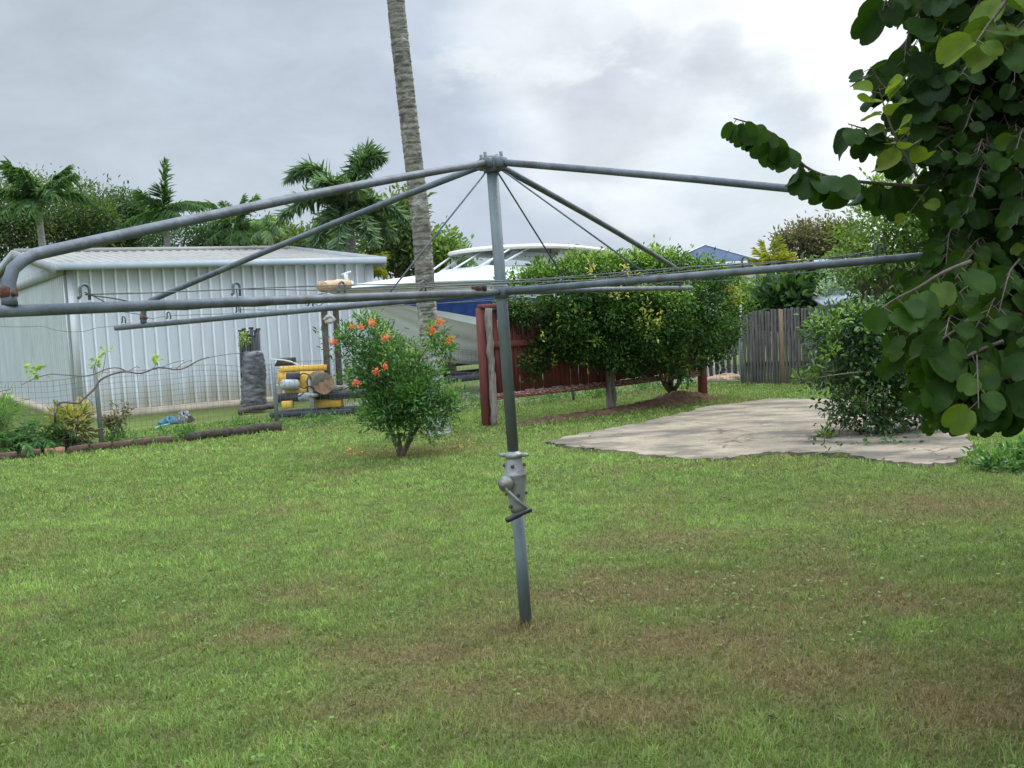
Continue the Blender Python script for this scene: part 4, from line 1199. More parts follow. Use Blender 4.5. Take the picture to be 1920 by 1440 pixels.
for i in range(len(rings) - 1):
    for k in range(n): Fc.append([i * n + k, i * n + (k + 1) % n, (i + 1) * n + (k + 1) % n, (i + 1) * n + k])
top = MB().add(V, Fc).build('hard_top', M_cream, boat, smooth=True)
rings = [ring(.985, -.036, .12), ring(.93, -.03, .12), ring(.9, -.012, .12), ring(0, -.01, .12)]
V = [p for r in rings for p in r]; Fc = []
for i in range(len(rings) - 1):
    for k in range(n): Fc.append([i * n + k, i * n + (k + 1) % n, (i + 1) * n + (k + 1) % n, (i + 1) * n + k])
MB().add(V, Fc).build('lining', pmat('grey_roof_lining', (.36, .345, .31), (.42, .40, .36), 4, .8), top)
MB().box(bp(5.2, .55, HT - .20), (.18, .12, .06), BX, bev=.01).build('cabin_light', M_steel, top)
mb = MB()
mb.box(bp(-.3, .0, 2.15), (.22, .12, .06), BX, bev=.01); mb.tube([bp(-.3, 0, 2.16), bp(-.3, 0, 2.32)], .032, 10); mb.tube([bp(-.3, -.12, 2.30), bp(-.3, .14, 2.33)], .016, 8)
mb.build('bow_fitting', M_gel, boat, smooth=False)
# trailer under it
trailer = thing('boat_trailer', 'dark steel boat trailer carrying the white motor boat behind the mesh fence', 'trailer', BO + BX * 4)
for sd in (-1, 1):
    MB().box(bp(3.9, sd * .62, .34), (6.2, .08, .12), BX, bev=.005).build('side_rail', M_steel, trailer)
for s_ in (.9, 2.4, 4.2, 5.8):
    MB().box(bp(s_, 0, .355), (.08, 1.15, .09), BX, bev=.004).build('cross_member', M_steel, trailer)
MB().box(bp(-.1, 0, .34), (1.9, .09, .10), BX, bev=.005).build('draw_bar', M_steel, trailer)
mb = MB().box(bp(.55, 0, .75), (.08, .08, .85), BX, bev=.004); mb.build('winch_post', M_steel, trailer)
for s_ in (4.2, 5.1):
    for sd in (-1, 1):
        c = bp(s_, sd * 1.02, .33)
        pr_ = [(-.095, .17), (-.10, .27), (-.07, .325), (0, .335), (.07, .325), (.10, .27), (.095, .17)]
        w = thing('wheel', None, None, (0, 0, 0)) if False else None
        tyre = MB().tube([c + BYp * x for x, r in pr_], [r for x, r in pr_], 24).build('wheel', M_rub, trailer, smooth=True)
        MB().tube([c + BYp * x for x in (-.101, -.06, .06, .101)], [.15, .165, .165, .15], 18).build('rim', M_fpost, tyre, smooth=True)
        MB().extrude([bp(s_ - .42, sd * 1.02 - .13, .52), bp(s_ - .30, sd * 1.02 - .13, .70), bp(s_ + .30, sd * 1.02 - .13, .70), bp(s_ + .42, sd * 1.02 - .13, .52)], BYp * .26).build('mudguard', M_steel, trailer)
for sd in (-1, 1):
    MB().box(bp(4.0, sd * .55, .54), (3.0, .10, .08), BX, bev=.005).build('bunk', M_steel, trailer)

# ------------------------------------------------------------------ timber stand, log splitter, log, bundle, tarp
M_dark_tim = pmat('dark_old_timber', (.055, .043, .036), (.11, .088, .074), 12, .9, bump=.5, c3=(.17, .145, .125), scale3=4, lim3=(.6, .8), stretch=(3, 3, .6))
M_yellow = pmat('chipped_yellow_paint', (.62, .34, .035), (.70, .42, .06), 5, .5, c3=(.24, .13, .05), scale3=9, lim3=(.60, .68))
M_endgrain = pmat('log_end_grain', (.22, .12, .065), (.34, .205, .12), 10, .9, bump=.5, c3=(.08, .045, .03), scale3=7, lim3=(.58, .68))
M_plast = pmat('grey_wrapped_plastic', (.065, .062, .066), (.19, .185, .195), 5, .35, c3=(.05, .05, .052), scale3=6, lim3=(.5, .65), stretch=(1, 1, 3))
M_tankg = pmat('grey_tank_paint', (.30, .31, .31), (.40, .41, .41), 6, .45, c3=(.18, .17, .15), scale3=6)
M_rope = pmat('pale_rope', (.50, .46, .40), (.36, .31, .25), 30, .9)
YS = 15.7
stand = thing('timber_stand', 'dark timber stand of two posts and a beam beside the shed', 'timber stand', P3(at(622, 700, YS), 0))
for px, y in ((614, YS), (636, YS + .25)):
    p = at(px, 700, y)
    MB().box(P3(p, .84), (.10, .10, 1.68), (1, .2, 0), None, (.012, 0, 1), .006).build('post', M_dark_tim, stand)
a = at(603, 562, YS); b = at(650, 562, YS + .25)
MB().box((a + b) / 2 + Vector((.4, .1, 0)), ((b - a).length + 1.0, .12, .10), (b - a).normalized(), bev=.006).build('beam', M_dark_tim, stand)
c = at(620, 600, YS - .1)
MB().tube([c + Vector((-.10, 0, .0)), c + Vector((-.05, 0, .055)), c + Vector((.02, -.01, .06)), c + Vector((.06, 0, .01)), c + Vector((0, 0, -.03)), c + Vector((-.09, 0, -.02))], .035, 8).build('coiled_rope', M_rope, stand, smooth=True)
V, Fc = rough_log(at(602, 537, YS - .1), at(652, 533, YS + .6), .09, .085, 14, 12, 8, .15)
tagp(link_mesh('timber_offcut', V, Fc, pmat('fresh_cut_timber', (.42, .27, .15), (.52, .36, .21), 12, .85, bump=.3, c3=(.22, .14, .08), scale3=6), origin=at(602, 537, YS)), 'tan sawn timber length lying on the dark timber stand', 'timber')
spl = thing('log_splitter', 'yellow log splitter with black base and grey tank behind the wire fence', 'log splitter', P3(at(575, 760, YS), 0))
YD = YS - .2
def px_box(x0, y0, x1, y1, Y, d, name, mat, par, bev=.006):
    a = at(x0, y1, Y); b = at(x1, y1, Y); c_ = at(x0, y0, Y)
    X = (b - a).normalized(); Zv = Vector((0, 0, 1))
    ctr = (at(x0, y0, Y) + at(x1, y1, Y)) / 2
    return MB().box(ctr + Vector((0, d / 2, 0)), ((b - a).length, d, (c_ - a).length), (X.x, X.y, 0), None, Zv, bev).build(name, mat, par)
px_box(523, 686, 612, 697, YD + .1, .30, 'top_beam', M_yellow, spl)
px_box(521, 697, 532, 722, YD + .1, .25, 'leg', M_yellow, spl)
px_box(532, 694, 606, 739, YD + .10, .06, 'side_panel', M_yellow, spl)
px_box(548, 727, 575, 737, YD, .12, 'bracket', M_yellow, spl)
px_box(520, 735, 690, 750, YD - .05, .22, 'base_beam', M_steel, spl)
px_box(588, 749, 640, 764, YD - .02, .3, 'tray', M_yellow, spl)
px_box(528, 752, 548, 766, YD - .1, .12, 'foot', M_yellow, spl)
px_box(558, 737, 584, 752, YD - .12, .16, 'motor', M_tankg, spl, .02)
px_box(579, 712, 588, 764, YD - .16, .07, 'post', M_tankg, spl)
px_box(578, 738, 596, 744, YD - .2, .12, 'valve', M_tankg, spl)
px_box(512, 672, 548, 686, YD + .35, .30, 'cover', M_black, spl)
a, b = at(525, 722, YD - .1), at(562, 721, YD)
MB().tube([a.lerp(b, t) for t in (0, .03, .12, .5, .88, .97, 1)], [.02, .06, .085, .09, .085, .06, .02], 16).build('hydraulic_tank', M_tankg, spl, smooth=True)
hoop = [at(518, 676, YD), at(512, 690, YD), at(511, 706, YD), at(515, 718, YD), at(522, 724, YD)]
MB().tube(smooth_path(hoop, 12), .013, 8).build('white_hose', M_trim, spl, smooth=True)
MB().tube(smooth_path([at(512, 674, YD + .2), at(530, 675, YD + .2), at(548, 679, YD + .2), at(562, 686, YD + .2)], 10), .012, 8).build('white_hose', M_trim, spl, smooth=True)
px_box(536, 699, 560, 713, YD - .02, .12, 'engine', M_steel, spl)
px_box(590, 700, 604, 712, YD - .02, .10, 'engine_cover', M_tankg, spl)
for q_ in ([(560, 706), (568, 700), (580, 704), (584, 716)], [(540, 736), (548, 744), (562, 742), (570, 736)], [(560, 724), (570, 728), (580, 724), (590, 730)]):
    MB().tube(smooth_path([at(x_, y_, YD - .18) for x_, y_ in q_], 12), .011, 6).build('hydraulic_hose', M_black, spl, smooth=True)
px_box(505, 770, 660, 782, YD - .1, .5, 'skid', M_steel, spl)
V, Fc = rough_log(at(607, 719, YD - .22), at(586, 714, YD + .45), .172, .18, 19, 20, 8, .08)
log = link_mesh('cut_log', V, Fc, M_bark, origin=at(607, 738, YD), smooth=False)
tagp(log, 'round sawn log with split end grain resting on the yellow log splitter', 'log')
rsl = np.random.RandomState(3)
c = at(607, 719, YD - .22); dl = (at(586, 714, YD + .45) - c).normalized()
uu = dl.cross(Vector((0, 0, 1))).normalized(); vv = uu.cross(dl)
rows = []
for k, rr_ in enumerate((.001, .05, .10, .14, .168)):
    rows.append([c - dl * (.006 + .004 * math.sin(k * 2)) + (uu * math.cos(t) + vv * math.sin(t)) * rr_ * (1 + .02 * rsl.normal()) for t in np.linspace(0, 2 * math.pi, 21)])
MB().add(*loft(rows)).build('cut_face', M_endgrain, log)
V, Fc = rough_log(at(590, 728, YD + .1), at(655, 730, YD + .2), .06, .055, 23, 10, 8, .2)
tagp(link_mesh('split_timber', V, Fc, M_grey, origin=at(620, 735, YD)), 'short grey split timber lying beside the round log on the splitter', 'log')
for k_, (pts_, nm_, lb_) in enumerate(((((424, 757), (500, 752)), .05, 'dark board lying against the shed footing left of the wrapped bundle'), (((448, 773), (520, 764)), .055, 'dark board lying on the grass in front of the wrapped bundle'))):
    a, b = gp(*pts_[0], .05), gp(*pts_[1], .05)
    V_, F_ = rough_log(a + Vector((0, 0, .02)), b + Vector((0, 0, .03)), nm_, nm_ * .9, 71 + k_, 6, 8, .15)
    tagp(link_mesh('timber_board', V_, F_, M_dark_tim, origin=a), lb_, 'board', 'dark boards by the shed')
# wrapped bundle of posts
bun = thing('wrapped_bundle', 'upright bundle of black posts wrapped in crinkled grey plastic against the shed wall', 'bundle', gp(474, 772))
Yw = bun.location.y
def wrap_mesh():
    rs = np.random.RandomState(9); n = 40; V = []; Fc = []
    zs = np.linspace(0, 1, 44)
    for i, t in enumerate(zs):
        py = 768 - t * 110
        c = at(476 - 1 * t, py, Yw)
        rad = np.interp(t, [0, .08, .3, .6, .85, .95, 1], [.17, .205, .21, .20, .185, .165, .13])
        for k in range(n):
            a = 2 * math.pi * k / n
            cr = .05 * (float(fbm(np.array([a * 1.9 + 3 * t]), np.array([t * 9 + math.sin(a * 3)]), 1.6, 5)[0]) - .5) + .07 * abs(float(fbm(np.array([math.cos(a) * 2 + t * 2]), np.array([t * 14 + math.sin(a) * 2.5]), 1.2, 8)[0]) - .5) + rs.normal(0, .004)
            r = rad + cr
            V.append((c.x + r * math.cos(a), c.y + r * .8 * math.sin(a), c.z))
    for i in range(len(zs) - 1):
        for k in range(n): Fc.append([i * n + k, i * n + (k + 1) % n, (i + 1) * n + (k + 1) % n, (i + 1) * n + k])
    Fc.append(list(range((len(zs) - 1) * n, len(zs) * n)))
    return V, Fc
V, Fc = wrap_mesh(); link_mesh('plastic_wrap', V, Fc, M_plast, bun, smooth=True)
for px, py, w in ((451, 620, .03), (457, 617, .026), (463, 622, .024), (471, 615, .03), (478, 620, .022), (484, 617, .03), (466, 628, .03), (475, 630, .03)):
    p1_ = at(px, py, Yw + .02); p0_ = at(px + 5, 752, Yw + .02)
    mb = MB().tube([p0_, p1_], w, 8); mb.box(p1_, (w * 2.6, w * 1.8, .03), bev=.004)
    mb.build('post', M_black, bun)
M_vleaf = leafmat('pale_green_leaf', (.10, .20, .035), (.20, .32, .06), (.36, .46, .12), .5, .4)
V, F, T = cloud([B(458, 640, Yw - .1, 4, 18, .03)], 16, 5, .03, .05, .03, 91, (.3, .9), .2, .5, .1)
link_mesh('creeper', V, F, M_vleaf, bun, tint=T)
# crumpled tarp and its cord
tarp = thing('crumpled_tarp', 'small crumpled blue and grey tarp lying on the grass by the shed', 'tarp', gp(325, 793))
def crumple(c, rx, ry, rz, seed, m=14, n=26):
    rs = np.random.RandomState(seed); V = []; Fc = []
    ph = rs.uniform(0, 6, 6)
    for i in range(m):
        t = i / (m - 1) * math.pi / 2
        for k in range(n):
            a = 2 * math.pi * k / n
            f = 1 + .22 * math.sin(3 * a + ph[0]) + .16 * math.sin(7 * a + 5 * t + ph[1]) + rs.normal(0, .05)
            V.append((c[0] + rx * f * math.cos(t) * math.cos(a), c[1] + ry * f * math.cos(t) * math.sin(a), max(.0, c[2] + rz * math.sin(t) * (1 + .3 * math.sin(5 * a + ph[2] + t * 4)))))
    for i in range(m - 1):
        for k in range(n): Fc.append([i * n + k, i * n + (k + 1) % n, (i + 1) * n + (k + 1) % n, (i + 1) * n + k])
    return V, Fc
tl = tarp.location
V, Fc = crumple((tl.x - .05, tl.y, 0), .17, .12, .09, 3); link_mesh('blue_sheet', V, Fc, pmat('blue_tarp', (.02, .085, .13), (.03, .14, .19), 12, .5, c3=(.015, .03, .05), scale3=8), tarp)
V, Fc = crumple((tl.x + .17, tl.y + .02, 0), .13, .12, .15, 4); link_mesh('grey_sheet', V, Fc, M_plast, tarp)
MB().tube(smooth_path([gp(318, 795, .02), gp(305, 798, .015), gp(296, 801, .012), gp(290, 804, .01)], 10), .016, 6).build('cord', pmat('turquoise_cord', (.03, .30, .34), (.05, .38, .42), 20, .5), tarp, smooth=True)

# ------------------------------------------------------------------ bare vine cane on the fence
M_cane = pmat('brown_vine_cane', (.10, .07, .055), (.17, .13, .105), 14, .9, bump=.5)
YF = lambda px: fence_pt(tpx(px)).y
def cane(pts, dy=-.04): return [at(px, py, YF(px) + dy) for px, py in pts]
gv = thing('grape_vine', 'bare brown twisting vine cane with a few pale leaves trained along the wire fence', 'vine', fence_pt(tpx(103)))
mb = MB()
mb.tube(smooth_path([gp(104, 818)] + cane([(103, 785), (106, 762), (118, 754), (145, 756), (152, 752), (176, 730), (188, 713), (212, 701), (238, 697), (265, 700), (298, 689), (338, 693), (372, 676), (392, 670)]), 40),
        [.016] * 12 + [.013] * 10 + [.010] * 40, 7) if False else None
p_ = smooth_path([gp(104, 818)] + cane([(103, 785), (106, 762), (118, 754), (145, 756), (152, 752), (176, 730), (188, 713), (212, 701), (238, 697), (265, 700), (298, 689), (338, 693), (372, 676), (392, 670)]), 52)
mb.tube(p_, [.017 - .009 * i / len(p_) for i in range(len(p_))], 7)
p_ = smooth_path(cane([(392, 670), (430, 664), (452, 662), (490, 655)]), 12); mb.tube(p_, .004, 5)
p_ = smooth_path(cane([(238, 697), (222, 690), (200, 692), (165, 705), (120, 703), (92, 702), (60, 712), (40, 722)]), 28); mb.tube(p_, [.009 - .005 * i / len(p_) for i in range(len(p_))], 6)
p_ = smooth_path(cane([(20, 730), (5, 733), (-20, 738)]), 8); mb.tube(p_, .005, 5)
for q in ([(160, 745), (170, 752), (175, 760)], [(300, 690), (325, 680), (345, 676)], [(240, 697), (255, 688), (262, 690)], [(280, 694), (290, 688), (292, 678)], [(330, 692), (345, 680), (360, 676)], [(175, 700), (178, 685), (182, 672)], [(192, 700), (196, 680), (198, 662)]):
    mb.tube(smooth_path(cane(q), 6), .004, 5)
mb.build('cane', M_cane, gv, smooth=True)
parts = []
for i, (px, py, n_, r) in enumerate(((70, 697, 10, 9), (183, 672, 6, 7), (198, 658, 4, 6), (289, 672, 10, 9), (180, 690, 3, 6), (60, 690, 4, 8))):
    parts.append(cloud([B(px, py, YF(px) - .08, r, r * .8, .05)], n_, 2, .02, .065, .05, 110 + i, (.3, .95), .3, .5, .1))
V, F, T = merge(parts); link_mesh('foliage', V, F, M_vleaf, gv, tint=T)
mb = MB(); p_ = smooth_path(cane([(-20, 612), (40, 613), (80, 612), (100, 618), (128, 622), (160, 621), (180, 615), (215, 611), (250, 605)], .0), 30); mb.tube(p_, .003, 5)
for px in (-20, 250): pass
loose = mb.build('loose_tendril', M_cane, gv)

# ------------------------------------------------------------------ plants behind the fence at the left
M_fern = leafmat('fern_leaf', (.035, .095, .020), (.085, .195, .038), (.20, .32, .07), .5, .35)
M_croton = leafmat('yellow_croton_leaf', (.055, .10, .025), (.15, .19, .04), (.46, .38, .08), .5, .35)
M_reddish = leafmat('reddish_leaf', (.05, .085, .03), (.12, .13, .05), (.22, .15, .09), .5, .3)
def frond(base, d, length, seed, nl=26, leaf=.16, lw=.018, droop=1.0, up=.35, twist=0.0, hang=.6, thick=.006, tip=None):
    """a feather frond: rachis bending over, leaflets on both sides"""
    rs = np.random.RandomState(seed)
    d = Vector(d).normalized(); p = Vector(base); st = length / 16
    if tip is not None:
        c1 = p.lerp(tip, .42) + Vector((0, 0, length * up))
        pts = [p * (1 - t) ** 2 + c1 * (2 * t * (1 - t)) + tip * t * t for t in [i / 16 for i in range(17)]]
        dirs = [(pts[min(i + 1, 16)] - pts[max(i - 1, 0)]).normalized() for i in range(17)]
    else: pts = [p.copy()]
    dirs = dirs if tip is not None else [d.copy()]
    cur = d.copy()
    for i in range(0 if tip is not None else 16):
        cur = (cur + Vector((0, 0, -1)) * droop * .085 * (.4 + i / 9)).normalized()
        p = p + cur * st; pts.append(p.copy()); dirs.append(cur.copy())
    C = []; D = []; N = []; L = []
    for k in range(nl):
        t = .10 + .90 * (k + rs.uniform(-.3, .3)) / nl
        t = min(max(t, .06), .995)
        i = min(int(t * 16), 15); f = t * 16 - i
        c = pts[i].lerp(pts[i + 1], f); tg = dirs[i].lerp(dirs[i + 1], f).normalized()
        s = tg.cross(Vector((0, 0, 1))); s = s.normalized() if s.length > 1e-3 else Vector((1, 0, 0))
        nn = s.cross(tg)
        for sd in (-1, 1):
            ld = (s * sd * (1.0 - .35 * t) + tg * (.45 + .6 * t) + nn * rs.uniform(-.25, .45) * (1 + twist) - Vector((0, 0, 1)) * hang * rs.uniform(.3, 1.0)).normalized()
            C.append(tuple(c)); D.append(tuple(ld)); N.append(tuple(nn + Vector(rs.normal(0, .3 + twist, 3))))
            L.append(leaf * (math.sin(math.pi * (.12 + .80 * t)) ** .6) * rs.uniform(.8, 1.15))
    V, F, m = leaf_mesh(np.array(C), np.array(D), np.array(N), np.array(L), lw, .2, .18 + .32 * hang)
    T = np.repeat(np.clip(.45 + rs.normal(0, .16, len(C)) + rs.normal(0, .08), 0, 1), m)
    mb = MB().tube(pts, [thick * (1 - .8 * i / 16) for i in range(17)], 5)
    Vr = np.array(mb.v); Fr = np.array([f for f in mb.f if len(f) == 4]) + len(V)
    return np.concatenate([V, Vr]), np.concatenate([F, Fr]), np.concatenate([T, np.full(len(Vr), .5)])
fs_ = 0
for px, py, off, n, L_, lab in ((30, 842, .35, 14, .72, 'green fern behind the wire fence at the picture edge, left of the others'), (78, 834, .40, 15, .66, 'green fern between the shed end wall and the wire fence, next to the yellow croton'), (118, 838, .30, 10, .45, 'short fern under the yellow croton behind the wire fence')):
    b = fence_pt(tpx(px), off); rs = np.random.RandomState(200 + fs_); parts = []
    for k in range(n):
        a = 2 * math.pi * (k + rs.uniform(-.3, .3)) / n; el = rs.uniform(.55, 1.25)
        parts.append(frond(b + Vector((0, 0, .02)), (math.cos(a) * math.cos(el), math.sin(a) * math.cos(el), math.sin(el)), L_ * rs.uniform(.7, 1.15), 300 + fs_ * 20 + k, 26, .11, .026, 1.5, hang=.3, thick=.005))
    V, F, T = merge(parts)
    tagp(link_mesh('fern', V, F, M_fern, origin=b, tint=T), lab, 'fern', 'ferns behind the wire fence'); fs_ += 1
b = fence_pt(tpx(5), .5)
pale = thing('pale_shrub', 'pale feathery yellow green shrub at the picture edge by the shed end wall', 'shrub', b)
V, F, T = merge([cloud([B(8, 765, b.y, 22, 26, .2), B(-20, 790, b.y, 40, 40, .3)], 90, 12, .06, .09, .014, 210, (.5, 1.0), .6, .7, .2)]); link_mesh('foliage', V, F, M_fern, pale, tint=T)
MB().tube([b, at(4, 770, b.y)], [.012, .006], 6).build('stem', M_bark, pale)
b = fence_pt(tpx(140), .22)
cro = thing('croton', 'yellow leaved croton bush with brown stalks behind the fence by the shed corner', 'bush', b)
V, F, T = merge([cloud([B(145, 783, b.y, 22, 16, .15), B(125, 785, b.y, 26, 14, .15), B(108, 783, b.y, 12, 9, .1)], 46, 7, .05, .13, .030, 211, (.3, 1.0), .3, .8, .2)]); link_mesh('foliage', V, F, M_croton, cro, tint=T)
mb = limbs(MB(), b, [at(145, 780, b.y), at(130, 785, b.y), at(150, 795, b.y), at(112, 788, b.y)], .012, 5, .05, 6); mb.build('stem', M_bark, cro, smooth=True)
V, F, T = merge([cloud([B(140, 815, b.y - .05, 22, 16, .1)], 16, 6, .05, .14, .022, 212, (.0, .6), -.5, .6, .2)]); link_mesh('dry_foliage', V, F, leafmat('dry_leaf', (.12, .08, .04), (.22, .15, .08), (.32, .23, .13), .8, .2), cro, tint=T)
b = fence_pt(tpx(222), .18)
sap = thing('young_shrub', 'sparse young shrub with reddish green leaves right of the first fence post', 'shrub', b)
V, F, T = merge([cloud([B(218, 785, b.y, 14, 26, .12), B(240, 780, b.y, 9, 18, .08), B(205, 795, b.y, 12, 20, .1), B(236, 765, b.y, 5, 12, .05)], 60, 6, .03, .055, .024, 213, (.1, .95), .5, .6, .1)]); link_mesh('foliage', V, F, M_reddish, sap, tint=T)
limbs(MB(), b, [at(218, 765, b.y), at(240, 765, b.y), at(205, 780, b.y)], .007, 6, .03, 5).build('stem', M_bark, sap)
# low ground plants along the far side of the fence
rsw = np.random.RandomState(15); pts = []
for i in range(150):
    t = rsw.uniform(T0, tpx(1330)); pts.append(((fence_pt(t, rsw.uniform(.03, .5), rsw.uniform(.02, .10))), (.10, .10, .05)))
V, F, T = cloud(pts, 700, 9, .04, .06, .018, 216, (.1, .8), .6, .5, .2)
tagp(link_mesh('weeds', V, F, M_fern, origin=FENCE_A, tint=T), 'green weeds growing along the far side of the wire fence', 'weeds', kind='stuff')

# ------------------------------------------------------------------ right-hand back fences
M_pal = pmat('silver_grey_palings', (.040, .035, .030), (.088, .078, .068), 9, .92, bump=.5, c3=(.026, .023, .020), scale3=4, lim3=(.5, .7), stretch=(5, 5, .4))
M_pal2 = pmat('brown_paling', (.17, .105, .06), (.23, .15, .09), 9, .9, bump=.4, stretch=(5, 5, .4))
G0 = gp(1396, 720); G1 = gp(1520, 719)
GU = (G1 - G0).normalized(); GN = Vector((-GU.y, GU.x, 0)); GN = GN if GN.y > 0 else -GN
pal = thing('paling_fence', 'tall weathered grey fence of narrow half round palings at the back right', 'fence', G0)
GL = 5.2
rsg = random.Random(31)
mb = MB(); t = 0; k = 0
wp = (G1 - G0).length / 20.5
tall = at(1396, 586, G0.y).z
while t < GL:
    w = wp * rsg.uniform(.82, 1.02); z = tall + .03 * math.sin(t * 1.3) + rsg.uniform(-.02, .015) + .02 * t
    c = G0 + GU * (t + wp / 2)
    if not (abs(t - 11.8 * wp) < wp * .5):
        pr = [(-w / 2, 0), (-w * .38, -.022), (0, -.032), (w * .38, -.022), (w / 2, 0)]
        tl_ = rsg.uniform(-.010, .010)
        vs = [];
        for zz in (-.03, z):
            vs += [c + GU * (x + tl_ * zz) + GN * (y + rsg.uniform(-.004, .004)) + Vector((0, 0, zz)) for x, y in pr]
        mb.add(vs, [[i, i + 1, 6 + i, 5 + i] for i in range(4)] + [[4, 0, 5, 9], [5, 6, 7, 8, 9]])
    t += wp; k += 1
mb.build('palings', M_pal, pal)
c = G0 + GU * (12.3 * wp)
MB().box(P3(c - GN * .02, tall * .5 + .01), (wp * 1.25, .05, tall + .03), GU, bev=.01).build('post', M_pal2, pal)
for z in (.35, tall - .3): MB().box(P3(G0 + GU * (GL / 2) + GN * .04, z), (GL, .05, .08), GU).build('rail', M_pal, pal)
MB().tube([G0 - GU * .02 - GN * .02 + Vector((0, 0, -.05)), G0 - GU * .02 - GN * .02 + Vector((0, 0, 1.42))], .022, 10).build('steel_post', M_fpost, pal)
# wire gate and the low pickets beyond
gL = gp(1318, 722); gR = gp(1389, 720)
gate = thing('wire_gate', 'narrow wire mesh gate between the red screen and the grey paling fence', 'gate', gR)
gu = (gR - gL).normalized(); gw = (gR - gL).length
mb = MB()
for a, b_ in ((0, 0), (1, 1)):
    pass
mb.tube([gL + Vector((0, 0, .06)), gL + Vector((0, 0, 1.02)), gR + Vector((0, 0, 1.02)), gR + Vector((0, 0, .06)), gL + Vector((0, 0, .06))], .014, 8); mb.build('frame', M_fpost, gate)
mb = MB()
n_ = int(gw / .06)
for i in range(1, n_): mb.tube([gL + gu * (gw * i / n_) + Vector((0, 0, .06)), gL + gu * (gw * i / n_) + Vector((0, 0, 1.02))], .0022, 3, cap=False)
for i in range(1, 16): mb.tube([gL + Vector((0, 0, .06 + .06 * i)), gR + Vector((0, 0, .06 + .06 * i))], .0022, 3, cap=False)
mb.build('mesh', M_mesh, gate)
pk = thing('picket_fence', 'low weathered grey picket fence behind the wire gate', 'fence', at(1350, 690, 19.4))
a = P3(at(1300, 700, 19.6), 0); b_ = P3(at(1400, 700, 19.3), 0); u = (b_ - a).normalized(); L_ = (b_ - a).length
mb = MB(); t = 0; kk = 0
while t < L_:
    zt = at(1350, 632, 19.4).z + rsg.uniform(-.03, .03)
    mb.box(P3(a + u * t, zt / 2), (.075, .02, zt), u); t += .118
mb.build('pickets', M_pal, pk)
for z in (.75, 1.0): MB().box(P3(a.lerp(b_, .5) + Vector((0, -.03, 0)), z), (L_, .03, .09), u).build('rail', M_pal, pk)
V, Fc = crumple((gp(1370, 714).x, gp(1370, 714).y + .3, 0), .35, .25, .10, 8)
tagp(link_mesh('sand_pile', V, Fc, pmat('orange_sand', (.36, .23, .14), (.44, .30, .19), 14, .95, bump=.5), origin=gp(1370, 714)), 'small pale orange heap of sand at the foot of the wire gate', 'sand')

# ------------------------------------------------------------------ citrus shrub on the slab edge
M_cit = leafmat('citrus_leaf', (.018, .048, .012), (.045, .105, .022), (.19, .30, .05), .38, .28, .5)
CB = gp(1655, 812)
cit = thing('citrus_shrub', 'loose dark green citrus shrub drooping over the far side of the concrete slab', 'shrub', CB)
Yc = CB.y
cb = [B(1640, 640, Yc, 95, 50, .5), B(1600, 680, Yc, 80, 60, .5), B(1690, 690, Yc, 90, 70, .5), B(1590, 630, Yc - .1, 60, 40, .4), B(1640, 740, Yc, 80, 50, .5), B(1590, 745, Yc - .1, 40, 45, .3), B(1700, 770, Yc, 55, 35, .4),
      B(1565, 790, Yc - .2, 16, 30, .12), B(1620, 785, Yc - .1, 40, 22, .3), B(1680, 600, Yc, 60, 30, .4)]
cb = lumpy(cb, 90, .14, .26, 225, .5)
V, F, T = merge([cloud(cb, 760, 11, .06, .062, .032, 221, (.05, .60), .1, .7, .45),
                 cloud([B(1525, 680, Yc - .3, 16, 12, .1), B(1540, 695, Yc - .3, 14, 16, .1), B(1503, 712, Yc - .3, 16, 8, .06), B(1558, 610, Yc - .2, 26, 18, .15), B(1560, 665, Yc - .3, 14, 10, .1), B(1600, 585, Yc, 40, 14, .2), B(1625, 620, Yc - .4, 20, 6, .06), B(1548, 820, Yc - .2, 10, 14, .08)], 74, 6, .035, .07, .036, 222, (.55, 1.0), .4, .6, .1)])
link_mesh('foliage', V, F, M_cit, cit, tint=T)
mb = MB()
limbs(mb, CB, [at(1640, 690, Yc), at(1600, 690, Yc), at(1690, 680, Yc), at(1665, 640, Yc), at(1720, 700, Yc + .2)], .028, 7, .10)
limbs(mb, at(1640, 700, Yc), [at(1525, 690, Yc - .3), at(1505, 712, Yc - .3), at(1560, 790, Yc - .2), at(1600, 800, Yc - .2), at(1650, 815, Yc - .2), at(1625, 810, Yc - .3), at(1690, 815, Yc)], .010, 8, .18, 5)
mb.build('stem', M_bark_pale, cit, smooth=True)
limbs(MB(), at(1640, 720, Yc), [at(px, py, Yc - .25) for px, py in ((1580, 815), (1610, 808), (1632, 826), (1668, 818), (1700, 810), (1590, 770), (1655, 800), (1545, 822))], .006, 18, .2, 4).build('twig', M_bark_pale, cit)
V, F, T = cloud([(gp(px, py, .02), (.13, .09, .008)) for px, py in ((1545, 838), (1660, 830), (1620, 832), (1700, 830), (1560, 848))], 26, 3, .03, .055, .03, 224, (.0, .5), 0, .3, .2)
tagp(link_mesh('leaf_litter', V, F, M_cit, origin=gp(1620, 830), tint=T), 'few fallen leaves on the concrete under the citrus shrub', 'leaf litter', kind='stuff')

# ------------------------------------------------------------------ large-leaved tree at the right
M_big = leafmat('butterfly_leaf', (.012, .032, .005), (.034, .074, .010), (.23, .29, .035), .52, .32, .13)
TB = Vector((2.55, 3.45, 0))
big = thing('orchid_tree', 'large dark tree with broad two lobed leaves hanging into the right of the picture', 'tree', TB)
